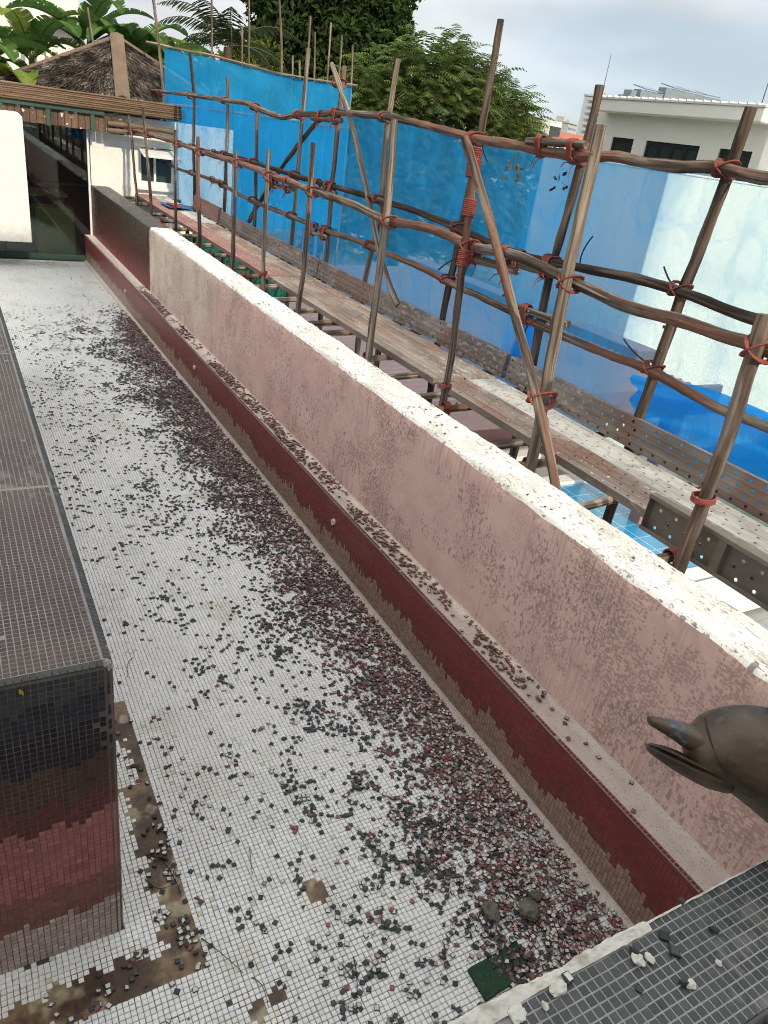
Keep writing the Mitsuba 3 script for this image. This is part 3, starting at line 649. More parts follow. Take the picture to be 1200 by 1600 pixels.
for y, z in ((12.0, 0.315), (8.17, 0.335), (4.37, 0.35)):
    ring = trimesh.creation.annulus(0.011, 0.024, 0.022)
    ring.apply_transform(trimesh.transformations.rotation_matrix(-math.pi / 2, [0, 1, 0])); ring.apply_translation([XL - 0.010, y, z])
    k = add(t + '__weep_pipe', ring, 'm_weep', smooth=40); labels[k] = {'label': 'round white drain pipe end on the red ledge'}
    d = trimesh.creation.cylinder(0.0112, 0.004, sections=20); d.apply_transform(trimesh.transformations.rotation_matrix(math.pi / 2, [0, 1, 0])); d.apply_translation([XL - 0.004, y, z])
    add(k + '__bore', d, 'm_black')
tag(t, 'low dark red tiled ledge along the foot of the pink wall', 'ledge')

# ---------------------------------------------------------------- the long wall, stripped of its tiles, with a white mortar cap
WX, WO, WZ, YJ = 2.490, 2.800, 1.39, 11.15
t = 'long_wall'
ys = np.arange(0.24, YJ, 0.018)
prof = [(WX, z) for z in np.linspace(0.47, 1.352, 46)]
Pf = np.zeros((len(prof), len(ys), 3))
for i, (x, z) in enumerate(prof):
    edge = np.clip((z - 1.30) / 0.052, 0, 1)
    Pf[i, :, 0] = x + 0.0035 * (nz(ys * 9, z * 9, seed=81) - 0.5) * 2 + edge ** 2 * (0.001 + 0.010 * nz(ys * 22, 2.0, seed=83)) - 0.012 * np.clip((0.52 - z) / 0.05, 0, 1) ** 2
    Pf[i, :, 1] = ys; Pf[i, :, 2] = z + edge * 0.018 * (nz(ys * 11, 5.0, seed=84) - 0.5) + edge * 0.02
add(t + '__stripped_face', grid_mesh(Pf.transpose(1, 0, 2)), 'm_plaster', smooth=True)
xs = np.linspace(0, 1, 26)
Pc = np.zeros((len(xs), len(ys), 3))
x0 = Pf[-1, :, 0]; z0 = Pf[-1, :, 2]
xo = WO + 0.018 * (nz(ys * 7, 8.0, seed=86) - 0.5) + 0.02 * (nz(ys * 2, 1.0, seed=89) - 0.5)
for i, s in enumerate(xs):
    x = x0 + (xo - x0) * s
    dome = (1 - (1 - np.clip(s / 0.055, 0, 1)) ** 2.0) * (1 - np.clip((s - 0.92) / 0.08, 0, 1) ** 2 * 0.5)
    Pc[i, :, 0] = x; Pc[i, :, 1] = ys
    Pc[i, :, 2] = z0 + (WZ - z0) * dome + (0.010 * (nz(x * 18, ys * 18, seed=87) - 0.5) + 0.006 * (nz(x * 55, ys * 40, seed=88, o=2) - 0.5)) * np.clip(s / 0.08, 0.15, 1)
add(t + '__mortar_cap', grid_mesh(Pc.transpose(1, 0, 2)), 'm_cap_mortar', smooth=True)
Po = np.stack([Pc[-1], Pc[-1] * [1, 1, 0] + [0, 0, -3.2]], 0)
add(t + '__outer_face', grid_mesh(Po.transpose(1, 0, 2)), 'm_white_wall')
pe = [(WX + 0.012, 0.3), (WX + 0.012, 1.33), (WX + 0.05, 1.36), (WO - 0.05, 1.36), (WO - 0.02, 1.3), (WO - 0.02, -3.2), (WX + 0.012, -3.2)]
core = trimesh.creation.extrude_polygon(Polygon(pe), 15.66, engine='earcut')
core.vertices = np.stack([core.vertices[:, 0], core.vertices[:, 2] + 0.25, core.vertices[:, 1]], 1); core.fix_normals()
add(t + '__core', core, 'm_grey_concrete')
# the far end still carries its dark tiles
dr_, dc_ = np.meshgrid(np.arange(41), np.arange(int((15.82 - YJ) / PITCH)), indexing='ij'); dr_, dc_ = dr_.ravel(), dc_.ravel()
zc = 0.49 + (dr_ + 0.5) * PITCH; yc = YJ + 0.02 + (dc_ + 0.5) * PITCH
hz = (zc - 0.5) / 0.89 + 0.08 * (rng.random(len(zc)) - 0.5) + 0.10 * (srand(dc_, 3) - 0.5)
stops = np.array([0.0, 0.22, 0.45, 0.7, 1.0]); cs = np.array([[0.215, 0.062, 0.055], [0.170, 0.048, 0.042], [0.105, 0.040, 0.033], [0.074, 0.042, 0.034], [0.068, 0.052, 0.043]])
colw = np.stack([np.interp(hz, stops, cs[:, k]) for k in range(3)], 1) * (0.85 + 0.3 * rng.random((len(zc), 1)))
ok = ~((yc < YJ + 0.05 + 0.09 * np.exp(-((zc - 1.19) / 0.07) ** 2)) & (zc > 1.10) & (zc < 1.28))
v, f, c = tiles(np.stack([np.full(len(zc), WX + 0.004), yc, zc], 1)[ok], (0, -1, 0), (0, 0, 1), 0.0103, 0.0103, 0.012, colw[ok], 0.001)
k = add(t + '__tile_field', (v, f), 'm_front_tile', color=c); labels[k] = {'label': 'dark maroon and charcoal tiles still on the far end', 'kind': 'stuff'}
add(t + '__tile_bed', bx(WX + 0.0035, WO - 0.004, YJ - 0.012, 15.86, 0.47, WZ - 0.006), 'm_red_grout')
tr_, tc_ = np.meshgrid(np.arange(14), np.arange(int((15.82 - YJ) / PITCH)), indexing='ij'); tr_, tc_ = tr_.ravel(), tc_.ravel()
xg = WX + 0.0 + (tr_ + 0.5) * PITCH; yg = YJ + 0.02 + (tc_ + 0.5) * PITCH
gc = np.array([0.080, 0.078, 0.080]) * (0.75 + 0.5 * rng.random((len(xg), 1)))
ok = ~((xg > 2.70) & (yg < YJ + 0.9) & (nz(xg * 12, yg * 6, seed=90) > 0.5))
v, f, c = tiles(np.stack([xg, yg, np.full(len(xg), WZ - 0.0065)], 1)[ok], (1, 0, 0), (0, 1, 0), 0.0103, 0.0103, 0.006, gc[ok], 0.001)
k = add(t + '__top_tile_field', (v, f), 'm_dark_tile', color=c); stuff(k)
tag(t, 'long pink plaster wall stripped of its tiles with a rough white mortar top', 'wall')

# ---------------------------------------------------------------- the tiled block at the left
BX1, BY0, BZ = 0.318, 1.990, 1.38
t = 'tiled_block'
cr = 0.030
pl = [(-0.9, BY0 + 0.0003), (BX1 - cr, BY0 + 0.0003)] + [(BX1 - cr + (cr - 0.0004) * math.sin(a), BY0 + cr - (cr - 0.0004) * math.cos(a)) for a in np.linspace(0, math.pi / 2, 7)[1:]] + [(BX1 - 0.0004, 9.2), (-0.9, 9.2)]
core = trimesh.creation.extrude_polygon(Polygon(pl), BZ - 0.016, engine='earcut'); add(t + '__core', core, 'm_front_grout')
add(t + '__top_bed', bx(-0.9, BX1 - 0.022, BY0 + 0.022, 9.19, BZ - 0.03, BZ - 0.0022), 'm_light_grout')
add(t + '__edge_bed', rbox(-0.9, BX1 - 0.002, BY0 + 0.002, 9.195, BZ - 0.05, BZ - 0.0045, 0.014), 'm_parapet_grout')
fr = np.arange(int((BZ - 0.014) / PITCH)); fc = np.arange(int(0.95 / PITCH))
r_, c_ = np.meshgrid(fr, fc, indexing='ij'); r_, c_ = r_.ravel(), c_.ravel()
zc = 0.004 + (r_ + 0.5) * PITCH; xc = BX1 - cr - (c_ + 0.5) * PITCH
# colour bands of the front, taupe at the foot to charcoal at the top, with ragged steps between them
tooth = (0.055 * ((c_ / 7.0) % 1.0) + 0.03 * srand(c_, 2) - 0.02)
hz = zc + tooth * 0.8
bands = [(0.0, (0.40, 0.31, 0.29)), (0.235, (0.215, 0.082, 0.070)), (0.40, (0.32, 0.108, 0.108)), (0.72, (0.105, 0.026, 0.026)), (0.83, (0.060, 0.033, 0.022)), (0.99, (0.017, 0.016, 0.021)), (1.16, (0.024, 0.028, 0.037)), (1.27, (0.045, 0.050, 0.052))]
colf = np.zeros((len(zc), 3))
for z_, c0 in bands: colf = np.where((hz >= z_)[:, None], np.array(c0), colf)
colf[hz < 0.0] = bands[0][1]
colf *= 0.82 + 0.36 * rng.random((len(zc), 1))
sw = rng.random(len(zc)) < 0.05; colf[sw] *= 1.25
xc = xc + (srand(c_ // 15 * 3 + r_ // 15, 6) - 0.5) * 0.002
missing = (c_ == 0) & np.isin(r_, [47, 53, 50]) | (c_ == 1) & (r_ == 51)
Cf = np.stack([xc, np.full(len(zc), BY0 + 0.004), zc], 1)
okf = ~missing
vis = (xc > -0.02 - 0.12 * zc)
df = np.sqrt(((Cf - CAM) ** 2).sum(1)); of = np.where(vis & okf)[0]; of = of[np.argsort(df[of])][:170]
rf = okf.copy(); rf[of] = False
v, f, c = tiles(Cf[rf], (1, 0, 0), (0, 0, 1), 0.01035, 0.01035, 0.0045, colf[rf], 0.0011)
k = add(t + '__front_tile_field', (v, f), 'm_front_tile', color=c); stuff(k)
for o in of:
    vv, ff, cc = tiles(Cf[o][None], (1, 0, 0), (0, 0, 1), 0.01035, 0.01035, 0.0045, colf[o][None], 0.0011)
    add(t + '__front_tile', (vv, ff), 'm_front_tile', color=cc)
# the rounded corner column of tiles and the side face
for k_, a in enumerate((math.pi / 8, 3 * math.pi / 8)):
    cc0 = colf[c_ == 0][:len(fr)] * 1.05
    U = np.array([math.cos(a), math.sin(a), 0.0]); nrm = np.array([math.sin(a), -math.cos(a), 0])
    ctr = np.array([BX1 - cr, BY0 + cr, 0]) + nrm * (cr - 0.004)
    okc = np.ones(len(fr), bool)
    if k_ == 0: okc[[46, 49, 52, 55, 56]] = False
    Cc2 = ctr[None] + np.stack([0 * fr, 0 * fr, 0.004 + (fr + 0.5) * PITCH], 1)
    v, f, c = tiles(Cc2[okc], U, (0, 0, 1), 0.0060, 0.0101, 0.0040, cc0[okc], 0.0009)
    kk = add(t + '__corner_tile_field', (v, f), 'm_front_tile', color=c); stuff(kk)
sr, sc = np.meshgrid(fr, np.arange(int(7.1 / PITCH)), indexing='ij'); sr, sc = sr.ravel(), sc.ravel()
zs = 0.004 + (sr + 0.5) * PITCH; ysd = BY0 + cr + (sc + 0.5) * PITCH
hs = zs + 0.05 * ((sc / 7.0) % 1.0) - 0.02
cs_ = np.zeros((len(zs), 3)) + bands[0][1]
for z_, c0 in bands: cs_ = np.where((hs >= z_)[:, None], np.array(c0), cs_)
v, f, c = tiles(np.stack([np.full(len(zs), BX1 - 0.004), ysd, zs], 1), (0, 1, 0), (0, 0, 1), 0.0101, 0.0101, 0.0040, cs_ * (0.85 + 0.3 * rng.random((len(zs), 1))), 0.0011)
kk = add(t + '__side_tile_field', (v, f), 'm_front_tile', color=c); stuff(kk)
# top
r_, c_ = np.meshgrid(np.arange(int(7.1 / PITCH)), np.arange(int(0.95 / PITCH)), indexing='ij'); r_, c_ = r_.ravel(), c_.ravel()
ytp = BY0 + 0.026 + (r_ + 0.5) * PITCH; xtp = BX1 - 0.036 - (c_ + 0.5) * PITCH
xtp += (srand(c_ // 15 * 3 + r_ // 15, 6) - 0.5) * 0.003
ct = np.array([0.060, 0.037, 0.036]) * (0.80 + 0.40 * rng.random((len(xtp), 1)))
mud = np.clip((nz(xtp * 3, ytp * 3, seed=102) - 0.5) / 0.2, 0, 1)[:, None]
ct = ct * (1 - 0.3 * mud) + 0.3 * mud * np.array([0.13, 0.10, 0.085])
ok = ~((np.abs(ytp - 3.32) < 0.012) | (np.abs(ytp - 5.35) < 0.012) | (rng.random(len(xtp)) < 0.004))
Ct = np.stack([xtp, ytp, np.full(len(xtp), BZ - 0.0100)], 1)
dt = np.sqrt(((Ct - CAM) ** 2).sum(1)); ot = np.where(ok & (xtp > -0.04))[0]; ot = ot[np.argsort(dt[ot])][:130]
rt = ok.copy(); rt[ot] = False
v, f, c = tiles(Ct[rt], (1, 0, 0), (0, 1, 0), 0.0103, 0.0103, 0.0085, ct[rt], 0.0013)
kk = add(t + '__top_tile_field', (v, f), 'm_dark_tile', color=c); stuff(kk)
for o in ot:
    vv, ff, cc = tiles(Ct[o][None], (1, 0, 0), (0, 1, 0), 0.0103, 0.0103, 0.0085, ct[o][None], 0.0013)
    add(t + '__top_tile', (vv, ff), 'm_dark_tile', color=cc)
# bullnose strip of dark tiles round the top edge, rough pale mortar on its outside
ys2 = np.arange(BY0 + 0.04, 9.15, PITCH)
v, f, c = tiles(np.stack([np.full(len(ys2), BX1 - 0.018), ys2, np.full(len(ys2), BZ - 0.011)], 1), (0.86, 0, -0.5), (0, 1, 0), 0.0125, 0.0100, 0.008, np.array([0.06, 0.062, 0.066]) * (0.8 + 0.4 * rng.random((len(ys2), 1))), 0.0012)
kk = add(t + '__edge_tile_field', (v, f), 'm_dark_tile', color=c); stuff(kk)
xs2 = BX1 - 0.03 - (np.arange(43) + 0.5) * PITCH
for i, x in enumerate(xs2[:19]):
    vv, ff, cc = tiles(np.array([[x, BY0 + 0.0135, BZ - 0.0105]]), (1, 0, 0), (0, 0.88, 0.47), 0.0101, 0.0120, 0.008, np.array([[0.065, 0.063, 0.064]]) * (0.8 + 0.4 * rng.random()), 0.0012)
    add(t + '__edge_tile', (vv, ff), 'm_dark_tile', color=cc)
v, f, c = tiles(np.stack([xs2[19:], np.full(24, BY0 + 0.0135), np.full(24, BZ - 0.0105)], 1), (1, 0, 0), (0, 0.88, 0.47), 0.0101, 0.0120, 0.008, np.tile([[0.065, 0.063, 0.064]], (24, 1)), 0.0012)
kk = add(t + '__edge_tile_row', (v, f), 'm_dark_tile', color=c); stuff(kk)
# lumps of grey mortar smeared over the near top corner
ms = []
for x, y, z, r in ((BX1 - 0.012, BY0 + 0.05, BZ - 0.016, 0.012), (BX1 - 0.010, BY0 + 0.10, BZ - 0.014, 0.010), (BX1 - 0.012, BY0 + 0.28, BZ - 0.016, 0.012)):
    s = trimesh.creation.icosphere(2, r); s.vertices *= [0.7, 1.8, 0.5]; s.vertices *= (0.8 + 0.5 * nz(*(s.vertices * 90).T, seed=7))[:, None]; s.apply_translation([x, y, z]); ms.append(s)
add(t + '__mortar_smear', cat(ms), 'm_white_mortar', smooth=True)
tag(t, 'square block at left with charcoal, red and taupe mosaic tiles', 'tiled block')
a_ = np.linspace(0, 1, 9); hw_ = 0.0065 * np.sin(np.pi * a_ ** 0.8) + 0.0004
lp = np.stack([np.stack([0.040 + 0.010 * a_ + sg * hw_ * 0.9, BY0 - 0.004 - 0.004 * np.abs(sg) * np.sin(a_ * 5) - 0.002 * a_, BZ - 0.030 - 0.030 * a_ + sg * hw_ * 0.4], -1) for sg in (-1, 0, 1)], 1)
lf = grid_mesh(lp)
add('dry_leaf', lf, 'm_dry_leaf', smooth=True); tag('dry_leaf', 'small yellow dry leaf stuck on the front of the tiled block', 'leaf')

# ---------------------------------------------------------------- the black tiled parapet at the lower right
t = 'low_parapet'
PZ, PY0, PY1 = 1.55, 0.305, 0.540
add(t + '__core', bx(-0.6, 2.49, PY0 + 0.004, PY1 + 0.004, -0.6, PZ - 0.0006), 'm_parapet_grout')
r_, c_ = np.meshgrid(np.arange(11), np.arange(int(2.1 / PITCH)), indexing='ij'); r_, c_ = r_.ravel(), c_.ravel()
xp = 0.38 + (c_ + 0.5) * PITCH; yp = PY0 + (r_ + 0.5) * PITCH
xp += (srand(c_ // 15, 6) - 0.5) * 0.002; yp += (srand(c_ // 15, 7) - 0.5) * 0.0015
torn = ((r_ == 10) & (xp < 1.165)) | ((r_ == 9) & (xp < 0.80) & (srand(c_, 3) < 0.55)) | ((r_ == 10) & (srand(c_, 12) < 0.08))
cp = np.array([0.058, 0.066, 0.071]) * (0.80 + 0.40 * rng.random((len(xp), 1))) * np.where(rng.random((len(xp), 1)) < 0.1, 0.7, 1.0)
blu = np.clip((0.9 - xp) / 0.25, 0, 1)[:, None]; cp = cp * (1 - blu * 0.25) * (1 + blu * np.array([-0.05, 0.0, 0.10]))
Cp = np.stack([xp, yp, np.full(len(xp), PZ - 0.006 + 0.0006)], 1)
ok = ~torn
vis = ok & (yp > 0.56 - (xp - 0.66) * 0.45) & (xp < 1.75)
dp = np.sqrt(((Cp - CAM) ** 2).sum(1)); op = np.where(vis)[0]; op = op[np.argsort(dp[op])][:300]
rp = ok.copy(); rp[op] = False
v, f, c = tiles(Cp[rp], (1, 0, 0), (0, 1, 0), 0.01015, 0.01015, 0.0055, cp[rp], 0.0012)
kk = add(t + '__tile_field', (v, f), 'm_dark_tile', color=c); stuff(kk)
for o in op:
    a = (rng.random() - 0.5) * 0.04
    vv, ff, cc = tiles(Cp[o][None] + [0, 0, 0.0006 * rng.random()], (math.cos(a), math.sin(a), 0), (-math.sin(a), math.cos(a), 0), 0.01015, 0.01015, 0.0055, cp[o][None], 0.0012)
    add(t + '__tile', (vv, ff), 'm_dark_tile', color=cc)
# broken edge of white mortar toward the gutter
xe = np.arange(0.3, 2.49, 0.006); s = np.linspace(0, 1, 12)
w_in = np.where(xe < 1.165, PY0 + 10.05 * PITCH, PY1 - 0.001) - np.where(xe < 0.8, 0.5 * PITCH, 0)
Pm = np.zeros((len(s) + 2, len(xe), 3))
yo = PY1 + 0.010 + 0.016 * (nz(xe * 14, 1.0, seed=111) - 0.40) + 0.008 * (nz(xe * 55, 3.0, seed=112) - 0.5)
yo = np.where(xe < 1.165, yo, PY1 + 0.004 + 0.004 * (nz(xe * 40, 5.0, seed=113) - 0.4))
for i, q in enumerate(s):
    Pm[i, :, 0] = xe; Pm[i, :, 1] = w_in + (yo - w_in) * q
    Pm[i, :, 2] = PZ + 0.0022 + 0.010 * (nz(xe * 45, Pm[i, :, 1] * 90, seed=114) - 0.4) - 0.006 * np.clip((q - 0.8) / 0.2, 0, 1) ** 2
Pm[-2] = Pm[-3] + [0, 0.002, -0.03]; Pm[-1] = Pm[-3] + [0, -0.002, -0.5]
add(t + '__mortar_edge', grid_mesh(Pm.transpose(1, 0, 2)[:, ::-1]), 'm_white_mortar', smooth=50)
tag(t, 'low parapet topped with black mosaic tiles and a broken white mortar edge', 'parapet')
def chip_at(key, x, y, z, kind, rz, tilt, sc, label, n=1, group=None, sx=1.0):
    vv, ff, cc = chip_mesh(1, int(x * 1000) + 3, [kind])
    vv = vv[0] * sc * np.array([sx, 1, 1]); a = rz
    Rz = np.array([[math.cos(a), -math.sin(a), 0], [math.sin(a), math.cos(a), 0], [0, 0, 1]])
    Ry = np.array([[math.cos(tilt), 0, math.sin(tilt)], [0, 1, 0], [-math.sin(tilt), 0, math.cos(tilt)]])
    w = vv @ (Rz @ Ry).T; w[:, 2] -= w[:, 2].min(); w += [x, y, z]
    k = name(key); add(k, (w, ff), 'm_chip', color=cc[0]); tag(k, label, 'tile', group)
TOPZ = PZ + 0.0006
chip_at('broken_tile', 1.179, 0.503, TOPZ, CH_DARK, 0.75, 0.05, 1.0, 'charcoal loose tile on the parapet nearest the end of the broken edge')
chip_at('broken_tile', 1.174, 0.470, TOPZ, CH_DARK, -0.72, 0.15, 1.35, 'long dark pair of loose tiles lying on the black parapet', sx=1.0)
chip_at('broken_tile', 1.300, 0.470, TOPZ, CH_DARK, 0.35, 0.30, 1.1, 'tilted charcoal tile alone on the right part of the parapet')
chip_at('broken_tile', 1.283, 0.548, TOPZ, CH_DARK, 0.2, 0.2, 0.8, 'small dark shard at the inner edge of the parapet')
chip_at('broken_tile', 1.140, 0.414, TOPZ, CH_DARK, 1.2, 0.55, 1.0, 'dark tile leaning beside a pale lump in the middle of the parapet')
chip_at('broken_tile', 1.041, 0.443, TOPZ, CH_DARK, 0.4, 0.12, 0.75, 'small grey shard lying near the bottom of the parapet')
chip_at('broken_tile', 0.918, 0.520, TOPZ, CH_WHITE, 0.1, 0.35, 1.1, 'dark rimmed tile with white back up at the broken parapet edge')
chip_at('broken_tile', 1.087, 0.503, TOPZ, CH_DARK, 0.3, 0.65, 0.95, 'dark tile tipped up behind a white mortar lump on the parapet')
def lump(key, x, y, z, r, sc, label, mat='m_white_mortar', seed=1):
    s = trimesh.creation.icosphere(3, r); s.vertices *= (0.45 + 1.1 * nz(*(s.vertices / r * 1.5 + seed * 3).T, seed=seed, o=3))[:, None]; s.vertices *= sc
    s.vertices[:, 2] -= s.vertices[:, 2].min() * 0.85; s.apply_translation([x, y, z])
    k = name(key); add(k, s, mat, smooth=28); tag(k, label, 'mortar lump' if mat == 'm_white_mortar' else 'stone')
lump('mortar_lump', 1.082, 0.488, TOPZ, 0.014, (0.8, 1.1, 0.6), 'white mortar lump on the parapet beside a smaller white one', seed=2)
lump('mortar_lump', 1.108, 0.480, TOPZ, 0.010, (0.7, 1.2, 0.6), 'smaller white mortar lump right of the larger one on the parapet', seed=3)
lump('mortar_lump', 0.886, 0.512, TOPZ, 0.014, (1.5, 0.9, 0.40), 'largest ragged mortar lump at the broken parapet edge', seed=4)
lump('mortar_lump', 0.782, 0.506, TOPZ, 0.015, (1.2, 1.0, 0.35), 'pale mortar lump nearest the lower left end of the parapet', seed=5)
lump('mortar_lump', 1.148, 0.404, TOPZ, 0.011, (1.0, 0.8, 0.6), 'cream mortar lump in the middle of the parapet', seed=6)
lump('mortar_lump', 1.245, 0.412, TOPZ, 0.007, (1.0, 1.0, 0.5), 'tiny pale mortar crumb on the right part of the parapet', seed=7)
lump('mortar_lump', 0.842, 0.498, TOPZ, 0.007, (0.8, 1.3, 0.5), 'tiny white mortar flake left of the ragged lump', seed=8)

# artificial turf behind the parapet
g = np.random.default_rng(5); n = 26000
bxp = 0.2 + 2.2 * g.random(n); byp = 0.05 + 0.25 * g.random(n)
hgt = 0.010 + 0.012 * g.random(n); an = g.random(n) * 6.28; ln = 0.010 * g.random(n)
p0 = np.stack([bxp, byp, np.full(n, 1.50)], 1); d0 = np.stack([np.cos(an), np.sin(an), 0 * an], 1) * 0.0016
tip = p0 + np.stack([ln * np.cos(an * 1.7), ln * np.sin(an * 1.7), hgt], 1)
v = np.stack([p0 - d0, p0 + d0, tip], 1).reshape(-1, 3); f = np.arange(3 * n).reshape(-1, 3)
gc = np.array([0.055, 0.085, 0.030]) * (0.5 + 1.0 * g.random((n, 1))); gc = np.repeat(gc, 3, 0)
add('grass', (v, f), 'm_turf', color=gc); tag('grass', 'dull green turf behind the black parapet', 'turf', kind='stuff')

# things lying on the gutter floor
k = 'green_mat'
P = lumpy_sheet(np.linspace(0, 1, 26), np.linspace(0, 1, 16), 0, 0.003, 12); q = P[0]
a, b, d_ = np.array([1.525, 1.142, 0]), np.array([1.80, 1.165, 0]), np.array([1.527, 1.275, 0])
w = a + q[:, :1] * (b - a) + q[:, 1:2] * (d_ - a); w[:, 2] = 0.019 + q[:, 2] * 2 - 0.014 * q[:, 0]
top = trimesh.Trimesh(w, P[1], process=False)
add(k, trimesh.Trimesh(np.vstack([w, w - [0, 0, 0.009]]), np.vstack([P[1], P[1][:, ::-1] + len(w)]), process=False), pr('m_mat', proc(lambda p, n, uv: mix((0.012, 0.035, 0.020), (0.04, 0.085, 0.05), fbm(p.x * 90, p.y * 90, 0, 3))), 0.9, 0.2), smooth=True)
tag(k, 'dark green fibre mat scrap half buried in tile rubble near the parapet', 'mat')
lump('stone', 1.76, 1.44, 0.01, 0.040, (0.75, 1.1, 0.6), 'longish grey green stone left of the round one in the rubble', 'm_stone', 11)
lump('stone', 1.92, 1.37, 0.012, 0.046, (1, 1, 0.7), 'round grey brown stone in the rubble near the parapet', 'm_stone', 12)
lump('stone', 2.00, 1.42, 0.012, 0.030, (1, 0.8, 0.7), 'smallest grey stone right of the round one in the rubble', 'm_stone', 13)
def twig(pts, r, label):
    k = name('twig'); (m, uvv) = tube(wander([(x, y, 0.008 + z) for x, y, z in pts], 0.02, 0.004, len(_used)), np.linspace(r, r * 0.5, len(wander([(x, y, z) for x, y, z in pts], 0.02, 0.004, 1))), 5)
    add(k, m, 'm_twig', smooth=True); tag(k, label, 'twig')
twig([(0.585, 1.83, 0), (0.644, 1.72, 0.012), (0.695, 1.63, 0)], 0.0022, 'thin curved twig right of the outer corner of the brown bare strip')
twig([(1.12, 1.51, 0.006), (1.095, 1.43, 0.012), (1.06, 1.37, 0.006), (0.97, 1.38, 0)], 0.0026, 'hooked dark twig at the bottom middle of the floor')
twig([(0.905, 2.16, 0), (0.885, 2.09, 0.01), (0.87, 2.02, 0)], 0.002, 'short dark twig upright in view left of the dense tile scatter')
twig([(0.70, 3.68, 0), (0.65, 3.60, 0.01), (0.635, 3.50, 0)], 0.002, 'curled twig beside the near corner of the tiled block')
twig([(0.99, 2.45, 0), (0.96, 2.40, 0.01), (0.93, 2.41, 0)], 0.002, 'tiny curved twig on clean white tiles in mid floor')
twig([(0.47, 2.30, 0), (0.53, 2.22, 0.012), (0.56, 2.05, 0.004)], 0.003, 'dark twig lying along the brown bare strip')
twig([(0.44, 2.18, 0), (0.50, 2.10, 0.01), (0.57, 2.12, 0)], 0.0022, 'dark twig lying across the brown bare strip')
twig([(0.72, 1.60, 0), (0.745, 1.54, 0.008), (0.74, 1.47, 0)], 0.002, 'thin grey twig over the pale chips near the bottom left')

# ---------------------------------------------------------------- the bronze dolphin
t = 'dolphin_statue'
E1, E2, E3 = -np.array([0.87319, -0.46918, 0.13197]), np.array([0.11280, 0.45796, 0.88179]), -np.array([0.47416, 0.75508, -0.45281])
O_ = np.array([1.5407, 0.7045, 1.7690]); S_ = 0.001582       # head centre; left, up and towards the terrace
def loft(st, sides=28, crease=0.0, top=1.0, bot=1.0):
    """stations: (left, up, half height, half depth, toward) in units of S_"""
    st = np.asarray(st, float)
    from scipy.interpolate import PchipInterpolator
    u = np.arange(len(st)); uu = np.linspace(0, len(st) - 1, (len(st) - 1) * 6 + 1)
    st = PchipInterpolator(u, st)(uu)
    ang = np.arange(sides) * 2 * np.pi / sides
    rings = []
    for a, b, hh, hd, tw in st:
        cu = np.cos(ang); su = np.sin(ang)
        hv = np.where(su > 0, su * top, su * bot)
        rings.append(O_ + S_ * ((a * E1)[None] + (b + hh * hv)[:, None] * E2 + (tw + hd * cu)[:, None] * E3))
    V = np.array(rings); n, m = V.shape[:2]
    i, j = np.meshgrid(np.arange(n - 1), np.arange(m), indexing='ij')
    q = np.stack([i * m + j, i * m + (j + 1) % m, (i + 1) * m + (j + 1) % m, (i + 1) * m + j], -1).reshape(-1, 4)
    f = np.vstack([q[:, [0, 1, 2]], q[:, [0, 2, 3]]])
    v = np.vstack([V.reshape(-1, 3), V[0].mean(0)[None], V[-1].mean(0)[None]])
    k = np.arange(m); f = np.vstack([f, np.stack([k, np.full(m, n * m), (k + 1) % m], 1), np.stack([(n - 1) * m + k, (n - 1) * m + (k + 1) % m, np.full(m, n * m + 1)], 1)])
    mm = trimesh.Trimesh(v, f, process=False); mm.fix_normals(); return mm
body = loft([(70, 8, 2, 2, 0), (68, 8, 20, 22, 0), (62, 6, 32, 34, 0), (50, 8, 40, 42, 0), (40, 9, 47, 50, 0), (25, 8, 55, 58, 0), (-10, -1, 71, 72, 0), (-50, -18, 87, 88, 0), (-100, -48, 102, 102, 0), (-170, -95, 108, 108, 0), (-240, -140, 92, 95, 5), (-300, -172, 70, 75, 10), (-350, -190, 45, 50, 14), (-380, -196, 18, 22, 16), (-384, -196, 2, 3, 16)], 36)
add(t + '__body', body, 'm_bronze', smooth=True)
ub = loft([(129, 50, 2, 2, 0), (127.5, 49.5, 7.5, 9, 0), (122, 48, 10, 13, 0), (108, 43, 13.5, 18, 0), (90, 36, 18, 23, 0), (70, 27, 24, 29, 0), (55, 20, 29, 35, 0), (42, 15, 36, 42, 0), (30, 12, 36, 42, 0)], 28, top=0.72, bot=0.95)
add(t + '__upper_beak', ub, 'm_bronze', smooth=True)
band = loft([(102, 40.6, 14.5, 18.5, 0), (101, 40.3, 15.6, 20.0, 0), (90, 36.0, 18.5, 23.6, 0), (78, 30.6, 22.2, 27.2, 0), (77, 30.6, 21.0, 26, 0)], 28, top=0.73, bot=0.95)
add(t + '__beak_band', band, 'm_bronze_grey', smooth=True)
lb = loft([(132, 10, 2, 2, 0), (130.5, 9.5, 7, 9, 0), (122, 6, 11.5, 14, 0), (105, -2, 16, 20, 0), (85, -11, 20, 26, 0), (60, -22, 23, 32, 0), (35, -30, 26, 38, 0), (15, -34, 26, 42, 0)], 28, top=0.35, bot=1.0)
add(t + '__lower_jaw', lb, 'm_bronze', smooth=True)
tongue = loft([(117, 10, 1, 2, 3), (112, 8.6, 3.0, 7, 3), (98, 4, 4.2, 11, 3), (80, -3, 4.0, 12, 3), (66, -9, 1, 3, 3)], 18)
add(t + '__tongue', tongue, 'm_bronze', smooth=True)
lip = [O_ + S_ * (a * E1 + b * E2 + tw * E3) for a, b, tw in ((129, 13, 4), (118, 12.5, 12), (100, 6, 18.5), (80, -3, 24.5), (60, -12, 30), (40, -19, 36), (22, -26, 45))]
add(t + '__lip', tube(wander(lip, 0.008, 0, 1), 0.0042, 10)[0], 'm_bronze', smooth=True)
